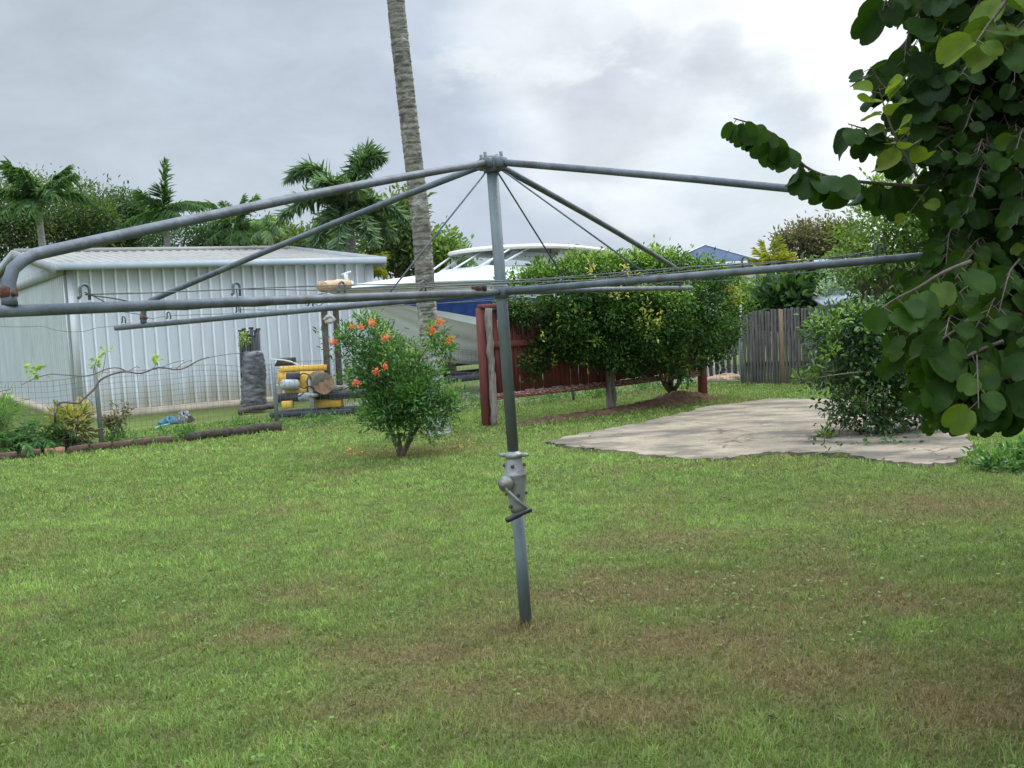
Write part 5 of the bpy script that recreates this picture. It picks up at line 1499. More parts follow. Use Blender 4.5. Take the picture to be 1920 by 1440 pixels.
# one two-lobed leaf: rows along the midrib, columns outward
_out = [(-.03, .05), (-.07, .17), (.00, .30), (.14, .42), (.32, .485), (.52, .50), (.71, .465), (.88, .37), (.99, .22), (.97, .09)]
_mid = [0, .05, .12, .22, .34, .48, .61, .73, .82, .87]
def big_leaves(C, D, N, L, rs, cup=.55, bend=.5):
    n = len(C); D = unit(D); S = unit(np.cross(D, N)); N = np.cross(S, D); L = L[:, None]
    cu = (cup * rs.uniform(.1, 1.6, n))[:, None]; be = (bend * rs.uniform(-.5, 1.4, n))[:, None]; wd = rs.uniform(.82, 1.05, n)[:, None]
    wv = rs.uniform(0, 6.28, n)[:, None]
    cols = []; uv = []
    for q in (-1, -.66, -.33, 0, .33, .66, 1):
        for (ou, ov), mu in zip(_out, _mid):
            u = mu + (ou - mu) * abs(q) ** 1.2; v = ov * q
            ripple = .03 * abs(q) ** 2 * np.sin(wv + 9 * u + (3 if q > 0 else 0))
            cols.append(C + D * L * u * (1 - .12 * np.abs(be) * u) + S * L * v * wd + N * L * (cu * (v * v * 1.1 + .35 * abs(v)) - be * u * u * .45 + ripple))
            uv.append((u, v, 0))
    V = np.stack(cols, 1); m = len(cols)
    F = np.array([[c * 10 + i, c * 10 + i + 1, c * 10 + 11 + i, c * 10 + 10 + i] for c in range(6) for i in range(9)])
    i0 = np.arange(n)[:, None, None] * m
    return V.reshape(-1, 3), (i0 + F[None]).reshape(-1, 4), m, np.tile(np.array(uv), (n, 1))
leafC, leafD, leafN, leafL, leafT = [], [], [], [], []
twigs = MB()
rsb = np.random.RandomState(404)
def spray(pts, n, L0, L1, tint, r0=.006, hang=.7, start=.05, jit=.25, show=False):
    """leaves set alternately on the two sides of a twig"""
    p = smooth_path(pts, 24); twigs.tube(p, [r0 * (1 - .7 * i / (len(p) - 1)) for i in range(len(p))], 6)
    for k in range(n):
        t = start + (1 - start) * (k + .5) / n
        i = min(int(t * (len(p) - 1)), len(p) - 2); f = t * (len(p) - 1) - i
        c = p[i].lerp(p[i + 1], f); tg = (p[i + 1] - p[i]).normalized()
        s = tg.cross(Vector((0, 0, 1)));
        s = s.normalized() if s.length > .05 else Vector((1, 0, 0))
        sd = 1 if k % 2 else -1
        d = s * sd * .85 + tg * .35 + Vector((0, 0, -hang)) + Vector(rsb.normal(0, jit, 3))
        d.normalize()
        nn = Vector((0, 0, 1)) * .8 - s * sd * .3 + Vector(rsb.normal(0, jit, 3)) + Vector((0, -.9, 0))
        L = (L0 * (1 - t) + L1 * t) * rsb.uniform(.85, 1.15)
        c2 = c + d * (.022 + .008 * rsb.uniform())
        if show:        # pairs that hang from the twig with their blades turned to the open side
            d = (s * sd * .30 + tg * (.55 if sd > 0 else -.10) + Vector((0, 0, -1.0 if sd > 0 else -.45)) + Vector(rsb.normal(0, .16, 3))).normalized()
            nn = Vector((rsb.normal(0, .9), -1.0, .5 + rsb.normal(0, .7)))
            L = (L0 * (1 - t) + L1 * t) * rsb.uniform(1.0, 1.22); c2 = c + d * .016
        L *= rsb.uniform(.66, .98)
        twigs.tube([c, c2], .0014, 4, cap=False)
        leafC.append(tuple(c2)); leafD.append(tuple(d)); leafN.append(tuple(nn)); leafL.append(L); leafT.append(np.clip(tint + rsb.normal(0, .10), 0, 1))
def pix(P):
    v = Vector(P) - Vector((0, 0, HC)); w = v.dot(_fw)
    return 960 + F_PX * v.dot(RT) / w, 720 - F_PX * v.dot(UP) / w
EDGE_Y = [-400, 0, 110, 160, 280, 330, 400, 450, 540, 580, 640, 720, 800, 850]
EDGE_X = [1600, 1660, 1705, 1650, 1625, 1670, 1660, 1715, 1660, 1630, 1640, 1680, 1690, 1760]
def inside_crown(P):
    x, y = pix(P)
    if y > 795 or x < np.interp(y, EDGE_Y, EDGE_X) + 15: return False
    if x < 1800 and abs(y - (297 + (x - 930) * .0985)) < 26: return False          # the upper pipe shows through a gap in the leaves
    if x < 1765 and abs(y - (540 - (x - 960) * .078)) < 26: return False
    return True
def pxs(lst, Y0, Y1): return [at(px, py, Y0 + (Y1 - Y0) * i / (len(lst) - 1)) for i, (px, py) in enumerate(lst)]
# the long spray reaching over the pipe
spray(pxs([(1740, 350), (1660, 345), (1570, 335), (1510, 312), (1465, 262), (1420, 236), (1376, 222)], 3.0, 2.75), 26, .100, .062, .26, .006, .85, .02, show=True)
# yellow green upright spray, and the tip above it
spray(pxs([(1720, 330), (1690, 280), (1668, 230), (1655, 190), (1648, 165)], 2.85, 2.8), 13, .088, .066, .86, .004, .1)
spray(pxs([(1760, 240), (1700, 190), (1660, 165), (1640, 140), (1632, 125)], 3.0, 2.95), 10, .10, .07, .20, .005, .55)
spray(pxs([(1740, 290), (1680, 265), (1630, 245), (1590, 232)], 3.0, 2.9), 9, .11, .10, .12, .005, .8)
# top edge
spray(pxs([(1800, -60), (1740, 0), (1705, 60), (1695, 120)], 3.0, 2.95), 10, .12, .11, .10, .006, .8)
spray(pxs([(1760, -120), (1710, -60), (1670, -20), (1655, 20)], 3.1, 3.0), 8, .12, .11, .12, .006, .8)
spray(pxs([(1830, 60), (1780, 100), (1730, 140), (1715, 200)], 3.0, 3.0), 10, .12, .11, .08, .006, .8)
spray(pxs([(1920, -60), (1880, 10), (1850, 50), (1830, 80)], 2.7, 2.6), 9, .10, .09, .68, .006, .5)
spray(pxs([(1940, 20), (1900, 60), (1880, 90)], 2.7, 2.6), 7, .10, .09, .6, .005, .5)
# lower front: big leaves close by
spray(pxs([(1820, 490), (1770, 510), (1720, 540), (1680, 560), (1650, 580)], 2.55, 2.45), 9, .098, .085, .50, .006, .8)
spray(pxs([(1830, 590), (1790, 620), (1750, 650), (1735, 690)], 2.5, 2.45), 9, .10, .09, .45, .006, .8)
spray(pxs([(1880, 640), (1830, 660), (1780, 690), (1790, 730), (1785, 770)], 2.45, 2.4), 10, .105, .095, .42, .006, .9)
spray(pxs([(1900, 700), (1860, 720), (1820, 735), (1800, 765)], 2.45, 2.4), 8, .105, .09, .30, .006, 1.0)
spray(pxs([(1960, 700), (1920, 740), (1880, 740), (1850, 765)], 2.5, 2.45), 8, .10, .09, .30, .006, .95)
spray(pxs([(1840, 690), (1800, 700), (1770, 720), (1765, 760)], 2.5, 2.45), 7, .105, .095, .30, .005, .9)
# the body of the crown; lumps far right are unseen, added to shade the lawn
crown = [(1830, 60, 3.3, 130, 130), (1800, 200, 3.3, 95, 110), (1800, 330, 3.2, 95, 90), (1860, 300, 3.2, 110, 150), (1850, 480, 3.0, 120, 100), (1830, 600, 2.85, 115, 90), (1850, 690, 2.75, 90, 60),
         (1970, 100, 3.3, 130, 200), (1990, 400, 3.2, 130, 200), (1990, 620, 2.9, 130, 120), (1740, 640, 2.8, 70, 60), (1770, 730, 2.7, 60, 50), (1830, 640, 2.9, 100, 110), (1760, 560, 2.9, 70, 50), (1745, 430, 3.1, 40, 50), (2130, 300, 3.4, 130, 300), (2130, 560, 3.2, 130, 170), (2400, 300, 4.2, 200, 260), (2600, 200, 5.0, 200, 260), (2300, -200, 4.0, 250, 200), (2700, 0, 4.6, 260, 300), (1900, -150, 3.4, 200, 130), (2150, -100, 3.6, 200, 200)]
wts = np.array([rx * ry * (.45 if px > 2050 else 1) for px, _, _, rx, ry in crown], float); wts /= wts.sum()
for q in range(2300):
    px, py, Y, rx, ry = crown[rsb.choice(len(crown), p=wts)]; px += 12
    d = Vector(rsb.normal(0, 1, 3)).normalized()
    c = at(px, py, Y); k = Y / F_PX
    rad = rsb.uniform(.15, .88)
    a = c + Vector((d.x * rx * k, d.y * .5, d.z * ry * k)) * rad
    out = Vector((d.x * .7 - .25, d.y * .7 - .25, d.z * .35 - .25)).normalized()
    ln = rsb.uniform(.20, .36)
    b = a + out * ln + Vector((0, 0, -.06)); m_ = a.lerp(b, .5) + Vector((0, 0, .03))
    if not (inside_crown(a) and inside_crown(b) and inside_crown(m_)): continue
    sz = rsb.uniform(.056, .092)
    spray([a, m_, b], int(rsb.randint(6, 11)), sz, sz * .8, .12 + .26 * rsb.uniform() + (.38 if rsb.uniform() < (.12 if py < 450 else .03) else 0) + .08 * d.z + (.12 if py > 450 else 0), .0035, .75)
over = [((3.3, 2.6, 3.3), (1.2, 1.4, .8)), ((2.7, 1.2, 3.6), (1.3, 1.3, .7)), ((4.3, 3.9, 3.2), (1.3, 1.4, 1.2)), ((4.2, 2.0, 2.3), (1.0, 1.3, 1.0)), ((4.7, 5.5, 3.3), (1.0, 1.3, 1.2)), ((1.6, .5, 3.7), (1.3, 1.1, .6)), ((5.4, 7.0, 3.4), (1.1, 1.2, 1.2))]  # unseen crown overhead and to the right, added to shade the near lawn
for q in range(620):
    c, r = over[q % len(over)]
    d = Vector(rsb.normal(0, 1, 3)).normalized() * rsb.uniform(.2, 1.0)
    a = Vector((c[0] + d.x * r[0], c[1] + d.y * r[1], c[2] + d.z * r[2])); b = a + Vector((d.x * .3 - .1, d.y * .3 - .1, -.12))
    if a.x < .60 * a.y + .25 and a.z < 1.435 + .42 * a.y + .45: continue
    spray([a, a.lerp(b, .5) + Vector((0, 0, .03)), b], 8, .12, .10, .15 + .2 * rsb.uniform(), .0035, .6)
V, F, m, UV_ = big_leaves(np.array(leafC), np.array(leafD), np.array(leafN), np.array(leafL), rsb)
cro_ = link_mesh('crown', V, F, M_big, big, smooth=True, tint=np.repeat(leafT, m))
at_ = cro_.data.attributes.new('leaf_uv', 'FLOAT_VECTOR', 'POINT'); at_.data.foreach_set('vector', UV_.astype(np.float32).ravel())
def add_veins(mt):
    """ribs that fan out from the stalk: slightly paler and raised"""
    t = mt.node_tree; L = t.links.new
    p = [n for n in t.nodes if n.type == 'BSDF_PRINCIPLED'][0]
    src = p.inputs['Base Color'].links[0].from_socket
    a = t.nodes.new('ShaderNodeAttribute'); a.attribute_name = 'leaf_uv'
    s_ = t.nodes.new('ShaderNodeSeparateXYZ'); L(a.outputs['Vector'], s_.inputs[0])
    def mth(op, x, y=None):
        n = t.nodes.new('ShaderNodeMath'); n.operation = op
        for i, v in enumerate((x, y)):
            if v is None: continue
            if isinstance(v, (int, float)): n.inputs[i].default_value = v
            else: L(v, n.inputs[i])
        return n.outputs[0]
    ang = mth('ARCTAN2', mth('ABSOLUTE', s_.outputs['Y']), mth('ADD', s_.outputs['X'], .05))
    w = mth('ABSOLUTE', mth('SINE', mth('MULTIPLY', ang, 6.6)))
    rad = mth('SQRT', mth('ADD', mth('MULTIPLY', s_.outputs['X'], s_.outputs['X']), mth('MULTIPLY', s_.outputs['Y'], s_.outputs['Y'])))
    r = t.nodes.new('ShaderNodeMapRange'); L(mth('MULTIPLY', w, mth('ADD', rad, .15)), r.inputs[0])
    for i, x in enumerate((.0, .075, 1, 0)): r.inputs[i + 1].default_value = x
    nz = t.nodes.new('ShaderNodeTexNoise'); nz.inputs['Scale'].default_value = 30; nz.inputs['Detail'].default_value = 5
    g = t.nodes.new('ShaderNodeNewGeometry'); L(g.outputs['Position'], nz.inputs['Vector'])
    mo = t.nodes.new('ShaderNodeMapRange'); L(nz.outputs['Fac'], mo.inputs[0])
    for i, x in enumerate((.3, .7, .75, 1.3)): mo.inputs[i + 1].default_value = x
    sc = t.nodes.new('ShaderNodeVectorMath'); sc.operation = 'SCALE'; L(src, sc.inputs[0]); L(mo.outputs[0], sc.inputs['Scale'])
    mx = t.nodes.new('ShaderNodeMix'); mx.data_type = 'RGBA'; L(mth('MULTIPLY', r.outputs[0], .45), mx.inputs[0]); L(sc.outputs[0], mx.inputs[6]); mx.inputs[7].default_value = (.07, .11, .035, 1)
    L(mx.outputs[2], p.inputs['Base Color'])
    b = t.nodes.new('ShaderNodeBump'); b.inputs['Strength'].default_value = .35; b.inputs['Distance'].default_value = .003
    L(r.outputs[0], b.inputs['Height']); L(b.outputs[0], p.inputs['Normal'])
add_veins(M_big)
twigs.build('twigs', M_bark, big, smooth=True)
mb = MB()
mb.tube(smooth_path([TB + Vector((0, 0, -.1)), TB + Vector((-.03, .02, .5)), TB + Vector((-.10, -.03, 1.1)), TB + Vector((-.12, 0, 1.7)), TB + Vector((-.05, .05, 2.6))], 24), [.085 - .002 * i for i in range(25)], 12)
tr0 = TB + Vector((-.08, -.02, .95)); tr1 = TB + Vector((-.12, 0, 1.55))
limbs(mb, tr0, [at(1900, 640, 2.75), at(1860, 720, 2.65), at(1830, 560, 2.85), at(1990, 620, 2.8)], .026, 31, .08)
limbs(mb, tr1, [Vector(c) for c, r in over], .045, 33, .15)
limbs(mb, tr1, [at(1800, 330, 3.1), at(1760, 240, 3.1), at(1850, 100, 3.2), at(1800, 480, 2.8), at(1740, 350, 3.0), at(1980, 60, 3.2), at(1930, -60, 3.2), at(1790, 590, 2.7)], .030, 32, .10)
mb.build('trunk', M_bark, big, smooth=True)
V, F, T = cloud([(gp(1880, 868, .05), (.22, .16, .06)), (gp(1960, 860, .08), (.25, .2, .09)), (gp(1830, 858, .04), (.10, .07, .03)), (gp(1910, 845, .06), (.2, .15, .05))], 70, 8, .035, .06, .035, 405, (.1, .75), .5, .6, .2)
tagp(link_mesh('weeds', V, F, M_bush, origin=gp(1900, 862), tint=T), 'leafy weeds on the grass under the large dark tree', 'weeds', kind='stuff')

# ------------------------------------------------------------------ trees and palms beyond
M_tree = leafmat('olive_tree_leaf', (.028, .060, .018), (.070, .125, .032), (.17, .21, .055), .55, .3)
M_tree_d = leafmat('dark_tree_leaf', (.018, .045, .016), (.045, .095, .028), (.11, .17, .045), .55, .28)
M_tree_l = leafmat('light_tree_leaf', (.06, .12, .025), (.13, .22, .045), (.27, .34, .08), .5, .35)
M_tree_o = leafmat('bronze_tree_leaf', (.055, .055, .028), (.105, .10, .045), (.20, .16, .07), .6, .28)
M_palmd = leafmat('palm_leaf', (.035, .085, .030), (.085, .165, .052), (.19, .28, .09), .5, .38)
M_palmq = leafmat('grey_green_palm_leaf', (.10, .165, .105), (.19, .28, .17), (.30, .39, .23), .5, .55)
M_palmy = leafmat('golden_palm_leaf', (.14, .16, .03), (.30, .30, .045), (.46, .42, .08), .5, .35)
M_ptrunk = pmat('palm_stem', (.20, .19, .16), (.30, .29, .25), 10, .9, bump=.4, c3=(.13, .14, .10), scale3=4, stretch=(1, 1, 4))
M_silver = leafmat('silver_leaf', (.16, .22, .17), (.30, .38, .30), (.48, .54, .46), .5, .3)
seed_ = [900]
def tree(name, label, blobs_, mat, leaf=.16, nclump=420, nleaf=9, group=None, trunk=True, tint=(.1, .7), cat='tree', base=None, cr=.22, shell=.45, up=.2, r0=.14, droop=.15):
    seed_[0] += 1
    c0 = blobs_[0][0]
    b = base if base is not None else Vector((c0.x, c0.y, 0))
    t = thing(name, label, cat, b, group)
    rm = float(np.mean([min(q[1]) for q in blobs_]))
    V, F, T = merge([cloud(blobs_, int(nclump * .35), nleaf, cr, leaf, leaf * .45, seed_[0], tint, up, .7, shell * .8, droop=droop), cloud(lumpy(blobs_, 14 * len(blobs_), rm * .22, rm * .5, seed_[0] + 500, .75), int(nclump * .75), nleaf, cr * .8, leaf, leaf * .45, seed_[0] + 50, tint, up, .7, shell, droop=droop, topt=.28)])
    link_mesh('crown', V, F, mat, t, tint=T)
    if trunk:
        mb = MB(); top = c0.copy()
        fork = Vector((b.x, b.y, max(.4, (min(q[0].z - q[1][2] for q in blobs_)) * .6 + .3)))
        mb.tube([b + Vector((0, 0, -.1)), b.lerp(fork, .5) + Vector((.05, 0, 0)), fork], [r0 * 1.2, r0, r0 * .85], 9)
        limbs(mb, fork, [q[0] + Vector((0, 0, q[1][2] * .3)) for q in blobs_], r0 * .6, seed_[0], .3)
        mb.build('trunk', M_bark, t, smooth=True)
    return t
def palm_tree(name, label, crown_px, Y, fronds, mat, leaf=.5, lw=.035, trunk_r=.10, droop=1.0, hang=.6, nl=40, group=None, base_px=None, twist=0.0, shaft=True, cat='palm tree'):
    """fronds: list of (picture offset of the tip dx, dy), depth lean, length factor"""
    seed_[0] += 1; rs = np.random.RandomState(seed_[0])
    c = at(*crown_px, Y); k = Y / F_PX
    b = P3(at(base_px[0], base_px[1], Y), 0) if base_px else P3(c, 0)
    t = thing(name, label, cat, b, group)
    if trunk_r:
        pth = [b + Vector((0, 0, -.1)), b.lerp(c, .5) + Vector((.04, 0, 0)), c]
        pp = smooth_path(pth, 40)
        mb = MB().tube(pp, [trunk_r * (1.15 - .3 * i / 40) * (1 + .05 * (i % 2)) for i in range(len(pp))], 10); mb.build('trunk', M_ptrunk, t, smooth=True)
        if shaft:
            MB().tube([c - (c - b).normalized() * .75, c - (c - b).normalized() * .4, c + Vector((0, 0, .1))], [trunk_r * 1.0, trunk_r * 1.05, trunk_r * .5], 10).build('crown_shaft', M_tree_l.copy() if False else M_shaft, t, smooth=True)
    for i, (dx, dy, dep, f, *ex) in enumerate(fronds):
        L = max(.4, math.hypot(dx, dy, dep / k) * k) * f
        tip_ = c + Vector((dx * k, dep * 2.0, -dy * k)) * f
        lift = ex[0] if ex else .30 * droop * max(.15, 1 - max(0, -dy * k / L) * .75)
        V, F, T = frond(c + Vector((0, 0, rs.uniform(-.1, .1))), tip_ - c, L, seed_[0] * 31 + i, nl, leaf, lw, droop, up=lift, hang=hang, twist=twist, thick=.020, tip=tip_)
        link_mesh('frond', V, F, mat, t, tint=T)
    return t
M_shaft = pmat('green_crown_shaft', (.10, .16, .06), (.15, .22, .09), 6, .5)
rsq = np.random.RandomState(55)
def round_fronds(n, r, dep, seed, up=.6, low=1.0):
    rs = np.random.RandomState(seed); out = []
    for i in range(n):
        a = 2 * math.pi * (i + rs.uniform(-.3, .3)) / n
        out.append((r * math.cos(a) * rs.uniform(.8, 1.1), r * rs.uniform(-up, low), dep * math.sin(a), 1.0))
    return out
GT = 'trees beyond the zinc shed'
tree('tree', 'broad olive green tree filling the left picture edge behind the shed roof', [B(20, 400, 30, 75, 65, 1.6), B(95, 395, 31, 75, 60, 1.6), B(150, 400, 31, 55, 50, 1.4), B(180, 425, 31, 45, 40, 1.3), B(60, 440, 30, 120, 35, 1.5), B(-60, 420, 30, 60, 80, 1.5)], M_tree, .12, 1900, 11, GT, tint=(.1, .8), cr=.24)
tree('tree', 'dark leafy tree between the two tallest palms behind the shed roof', [B(215, 430, 33, 45, 40, 1.3), B(255, 430, 33, 45, 40, 1.3), B(235, 400, 33, 35, 30, 1.1)], M_tree_d, .13, 620, 11, GT, cr=.22)
tree('tree', 'low dark green tree right behind the middle of the shed roof', [B(350, 445, 32, 65, 30, 1.2), B(420, 450, 32, 50, 28, 1.2), B(480, 450, 32, 50, 26, 1.2)], M_tree_d, .12, 720, 11, GT, cr=.22)
tree('tree', 'small bright green tree behind the right end of the shed roof', [B(548, 462, 30, 40, 22, 1.0), B(600, 458, 30, 40, 26, 1.0), B(520, 448, 31, 26, 24, .9)], M_tree, .16, 320, 9, GT, tint=(.25, .85), cr=.2)
tree('tree', 'light green feathery tree behind the tall bare palm trunk', [B(735, 440, 27, 45, 50, 1.2), B(760, 410, 27, 30, 40, 1.0), B(715, 470, 27, 45, 35, 1.0), B(785, 480, 27, 40, 45, 1.0), B(760, 385, 27, 16, 14, .5)], M_tree, .17, 520, 9, GT, tint=(.25, .9), cr=.2)
tree('tree', 'yellow green tree peeping out between the bare palm trunk and the boat top', [B(832, 480, 26, 30, 35, .8), B(850, 495, 26, 32, 26, .8), B(815, 460, 26, 14, 18, .5)], M_tree_l, .15, 240, 9, GT, tint=(.1, .75), cr=.18)
GP_ = 'palms beyond the zinc shed'
palm_tree('palm_tree', 'bushy feather palm above the left end of the shed roof', (70, 372), 27.5, [(-55, -65, 0, 1), (-35, -72, -.3, .9), (50, -60, .2, 1.0), (85, -35, -.2, 1.0), (70, 10, -.6, 1), (-60, -15, -.4, 1), (-75, 20, .2, 1), (35, 45, -.8, .9), (-30, 45, -.8, .9), (95, 5, .3, .95), (15, -55, -.7, .8), (10, 50, -.9, .8), (-90, -10, .5, .8)], M_palmd, .42, .030, .10, .9, .8, 64, GP_, twist=.25)
palm_tree('palm_tree', 'tall palm with an upright plume frond and fronds arching to both sides', (308, 395), 28, [(8, -92, 0, 1.0), (-2, -70, -.1, .6), (80, 5, -.3, 1.1), (72, -12, .3, 1.1), (-60, 20, -.2, 1.1), (-55, 45, -.4, 1.0), (-30, -35, -.5, .9), (50, 30, -.5, 1.0), (45, -25, .5, .8), (-48, -10, .4, .9), (20, 50, -.6, .8)], M_palmd, .40, .030, .095, .9, .6, 54, GP_, twist=.1)
palm_tree('palm_tree', 'smaller palm with pale green upswept fronds above the middle of the shed roof', (438, 425), 29, [(-42, -48, 0, 1), (-22, -55, .2, .9), (22, -62, .1, .9), (48, -52, -.1, 1), (62, -5, -.3, 1), (70, 10, .2, 1), (-58, 5, -.3, 1), (-40, 35, -.5, .9), (40, 38, -.5, .9), (-55, -18, .4, .9), (10, 45, -.6, .8)], M_palmd, .36, .030, .09, .8, .6, 50, GP_, twist=.1)
palm_tree('palm_tree', 'large plumed queen palm standing behind the right end of the shed', (652, 392), 24, [(-112, -62, .1, 1.0, .78), (70, -92, .0, 1.0, .66), (40, -118, .3, 1.0, .40), (-128, 22, -.2, 1.0, .52), (112, 28, .1, 1.0, .46), (-66, 84, -.4, 1.0, .34), (60, 74, -.5, .95, .34), (-8, 88, -.7, .95, .40), (-40, -40, -.6, .9, .7), (34, -30, -.6, .9, .7), (-84, 52, .5, .9, .45), (84, 56, .4, .9, .4), (-30, 70, .5, .9, .3), (20, -60, .7, .9, .6)],
          M_palmq, .46, .0046, .13, 1.0, .85, 165, GP_, twist=1.2)
palm_tree('palm_tree', 'clump of golden green palm fronds just above the far end of the shed roof', (690, 505), 25, round_fronds(13, 32, .6, 4, 1.4, .1), M_palmy, .34, .035, .05, 1.1, .8, 30, GP_, shaft=False)
palm_tree('palm_tree', 'small palm half hidden behind the shed roof beside the queen palm', (505, 425), 28, [(-30, -12, 0, 1), (20, -10, .1, 1), (28, 15, -.2, 1), (-28, 22, -.2, 1), (8, -22, -.2, .9), (5, 32, -.4, .9)], M_palmq, .30, .03, .08, .9, .7, 30, GP_, shaft=False)
GR = 'trees beyond the back fence'
tree('tree', 'bronze brown domed tree beyond the back fence under the bright sky', [B(1530, 450, 38, 62, 24, 1.6), B(1500, 462, 38, 40, 22, 1.4), B(1570, 460, 38, 45, 26, 1.4)], M_tree_o, .17, 620, 10, GR, tint=(.05, .9), cr=.22)
tree('tree', 'light green tree between the back fence and the large dark tree', [B(1640, 430, 17, 55, 55, .8), B(1690, 400, 17, 60, 60, .8), B(1620, 480, 17, 50, 40, .7), B(1700, 480, 17, 70, 60, .9), B(1780, 440, 17, 80, 80, 1.0), B(1850, 430, 17.5, 90, 90, 1), B(1660, 360, 17, 30, 22, .5)], M_tree_l, .10, 900, 10, GR, tint=(.0, .7), cr=.13, r0=.1)
tree('tree', 'dense mid green tree behind the citrus shrub and back fence', [B(1640, 530, 18.5, 60, 40, .7), B(1720, 540, 18.5, 80, 55, .8), B(1810, 540, 18.5, 90, 70, .9), B(1600, 510, 19, 40, 30, .6), B(1900, 560, 18.5, 80, 80, .9)], M_tree, .11, 760, 10, GR, tint=(.1, .75), cr=.14, r0=.1)
tree('bush', 'pale green bushy hedge plant behind the picket fence right of the vine', [B(1420, 560, 22, 45, 34, .6), B(1400, 590, 21.5, 35, 40, .5), B(1380, 620, 21, 30, 36, .4), B(1450, 570, 22, 30, 26, .5)], M_tree_l, .12, 360, 9, GR, cat='bush', cr=.14, r0=.05, tint=(.05, .65))
tree('bush', 'deep green spiky bush directly behind the tall paling fence', [B(1480, 560, 21, 40, 32, .6), B(1510, 545, 21.5, 34, 26, .5), B(1455, 575, 21, 24, 20, .4)], M_tree_d, .24, 220, 10, GR, cat='bush', cr=.14, r0=.05, up=.7)
tree('bush', 'silvery pale leaved bush beside the dark spiky bush behind the palings', [B(1550, 560, 20.5, 26, 24, .4), B(1590, 545, 20.5, 40, 22, .4), B(1560, 530, 21, 26, 16, .4)], M_silver, .09, 320, 9, GR, cat='bush', cr=.10, r0=.04)
tree('bush', 'pale grey green bush in the gap between the vine and tall palings', [B(1385, 600, 23, 14, 28, .4), B(1392, 630, 23, 16, 22, .4)], M_silver, .10, 120, 8, GR, cat='bush', cr=.10, r0=.04)
palm_tree('palm_tree', 'yellow palm with upright fronds in front of the bronze tree', (1448, 505), 30, [(-28, -36, 0, 1.1), (-12, -48, .1, 1.1), (6, -52, -.1, 1.1), (20, -44, .1, 1.0), (-36, -22, .1, 1.1), (30, -28, -.2, 1.0), (-20, -28, -.3, 1), (12, -30, -.3, 1)], M_palmy, .34, .05, .05, .55, .5, 28, GR, shaft=False)
M_amber = leafmat('amber_leaf', (.22, .14, .03), (.42, .26, .05), (.55, .36, .09), .5, .35)
palm_tree('palm_tree', 'small amber leaved palm right of the yellow palm', (1478, 508), 30, [(-8, -22, 0, 1.1), (8, -24, .1, 1.1), (22, -18, -.1, 1.1), (-18, -12, -.1, 1.0), (28, -4, .1, 1.0)], M_amber, .30, .05, .04, .7, .6, 26, GR, shaft=False)

# ------------------------------------------------------------------ houses beyond
M_roofb = pmat('blue_grey_roof', (.050, .068, .110), (.066, .088, .135), 2, .9, .0, spec=.1)
M_wallp = pmat('pale_blue_wall', (.42, .50, .54), (.50, .57, .60), 2, .8)
M_creamw = pmat('cream_column', (.56, .50, .39), (.62, .56, .45), 3, .8)
M_darkw = pmat('dark_window', (.03, .035, .04), (.05, .055, .06), 3, .2)
YH = 58
hA = at(1322, 460, YH); eR = at(1424, 491, YH - 1); eL = at(1200, 488, YH - 1)
zE = eR.z
h1 = thing('house', 'far house with blue grey hip roof showing above the vine', 'house', P3(hA, 0))
hw = (eR.x - hA.x); 
cs = [P3(hA + Vector((-hw, -hw, 0)), zE), P3(hA + Vector((hw, -hw * .6, 0)), zE), P3(hA + Vector((hw, hw, 0)), zE), P3(hA + Vector((-hw, hw * 1.0, 0)), zE)]
cs[0] = P3(hA + Vector((-hw * 1.1, -hw * .9, 0)), zE); 
rf = MB().add(cs + [hA], [[0, 1, 4], [1, 2, 4], [2, 3, 4], [3, 0, 4]]).build('roof', M_roofb, h1)
mb = MB()
for q in cs: mb.tube([q + Vector((0, 0, .02)), hA + Vector((0, 0, .03))], .035, 6)
mb.build('hip_capping', pmat('pale_ridge_cap', (.36, .40, .45), (.42, .46, .50), 3, .5), rf)
mb = MB()
for i in range(4): 
    a, b = cs[i], cs[(i + 1) % 4]; mb.tube([a, b], .05, 6)
mb.build('gutter', M_gutter, rf)
inn = [hA.lerp(P3(q, hA.z), .86) for q in cs]
MB().prism([(q.x, q.y) for q in inn], 0, zE - .05).build('wall', M_wallp, h1)
MB().box(P3(inn[0].lerp(inn[1], .75) + Vector((0, -.06, 0)), zE - 1.3), (1.5, .1, 1.2)).build('window', M_darkw, h1)
YV = 33
h2 = thing('house', 'pale blue house with cream verandah columns behind the hedge plants', 'house', P3(at(1480, 560, YV), 0))
a = at(1385, 500, YV); b = at(1560, 494, YV + 1)
ztop = a.z; u = (P3(b, 0) - P3(a, 0)).normalized(); L_ = (P3(b, 0) - P3(a, 0)).length; back = Vector((-u.y, u.x, 0))
MB().extrude([P3(a + back * 2, 0), P3(a + back * 2, ztop), P3(b + back * 2, ztop), P3(b + back * 2, 0)], back * 4).build('wall', M_wallp, h2)
MB().extrude([P3(a - u * .6 - back * .5, ztop), P3(a - u * .6 - back * .5, ztop + .14), P3(b + u * .6 - back * .5, ztop + .14), P3(b + u * .6 - back * .5, ztop)], back * 7).build('roof', M_gutter, h2)
for px in (1404, 1444, 1483, 1545):
    c = P3(at(px, 520, YV), 0)
    MB().box(P3(c, ztop / 2 - .005), (.36 if px != 1483 else .18, .30, ztop - .01), u, bev=.01).build('column', M_creamw, h2)
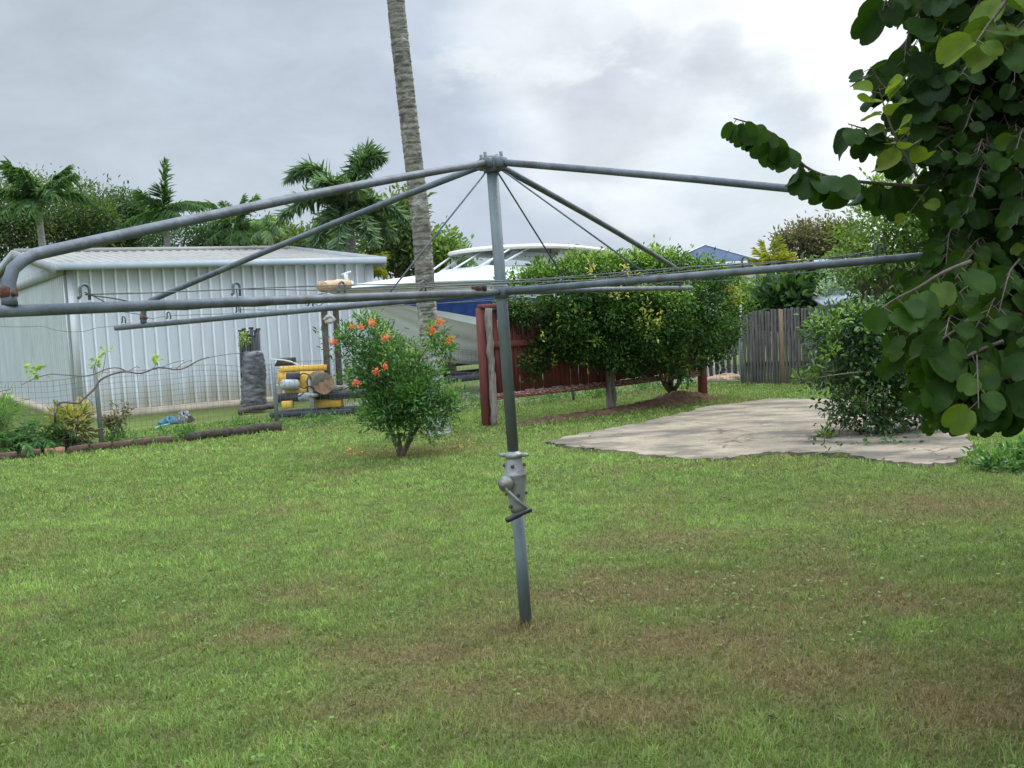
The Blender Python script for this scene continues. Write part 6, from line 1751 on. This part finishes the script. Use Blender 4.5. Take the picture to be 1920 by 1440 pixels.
for px0, px1, py0, py1 in ((1412, 1438, 520, 545), (1452, 1476, 508, 524), (1490, 1538, 512, 545)):
    p0_, p1_ = at(px0, py1, YV + 2), at(px1, py0, YV + 2)
    MB().extrude([P3(p0_ - back * .02, p0_.z), P3(p1_ - back * .02, p0_.z), P3(p1_ - back * .02, p1_.z), P3(p0_ - back * .02, p1_.z)], -back * .06).build('window', M_darkw, h2)
a, b = at(1500, 505, YV - 1), at(1560, 516, YV - 1)
h3 = thing('carport', 'dark open carport with a thin white roof edge right of the verandah house', 'carport', P3(a, 0))
MB().extrude([P3(a, a.z), P3(a, a.z + .22), P3(b + Vector((2, 0, 0)), b.z - .1 + .2), P3(b + Vector((2, 0, 0)), b.z - .1)], Vector((0, 4, 0))).build('roof', M_darkw, h3)
MB().extrude([P3(a, a.z + .225) - Vector((0, .05, 0)), P3(a, a.z + .33) - Vector((0, .05, 0)), P3(b + Vector((2, 0, 0)), b.z + .21) - Vector((0, .05, 0)), P3(b + Vector((2, 0, 0)), b.z + .105) - Vector((0, .05, 0))], Vector((0, 4.1, 0))).build('fascia', M_trim, h3)
for q in (a + Vector((.2, .2, 0)), b + Vector((1.6, .2, 0))): MB().box(P3(q, q.z * .5 - .15), (.12, .12, max(.5, q.z - .3)), bev=.005).build('post', M_trim, h3)
p = at(1545, 574, 19.6); q = at(1640, 556, 19.2)
sh2 = thing('garden_shed', 'small garden shed with grey metal roof just behind the citrus shrub and fence', 'shed', P3(p, 0))
u = Vector((q.x - p.x, 0, 0)).normalized()
MB().extrude([P3(p, p.z - .02), P3(p, p.z + .03), P3(q + Vector((.8, 0, 0)), q.z + .1), P3(q + Vector((.8, 0, 0)), q.z + .05)], Vector((0, 1.6, .32))).build('roof', pmat('grey_shed_roof', (.30, .33, .37), (.36, .39, .43), 3, .5, .2), sh2)
MB().extrude([P3(p + Vector((.1, .1, 0)), 0), P3(p + Vector((.1, .1, 0)), p.z - .04), P3(q + Vector((.7, .1, 0)), q.z + .0), P3(q + Vector((.7, .1, 0)), 0)], Vector((0, 1.3, 0))).build('wall', M_zinc_dim, sh2)
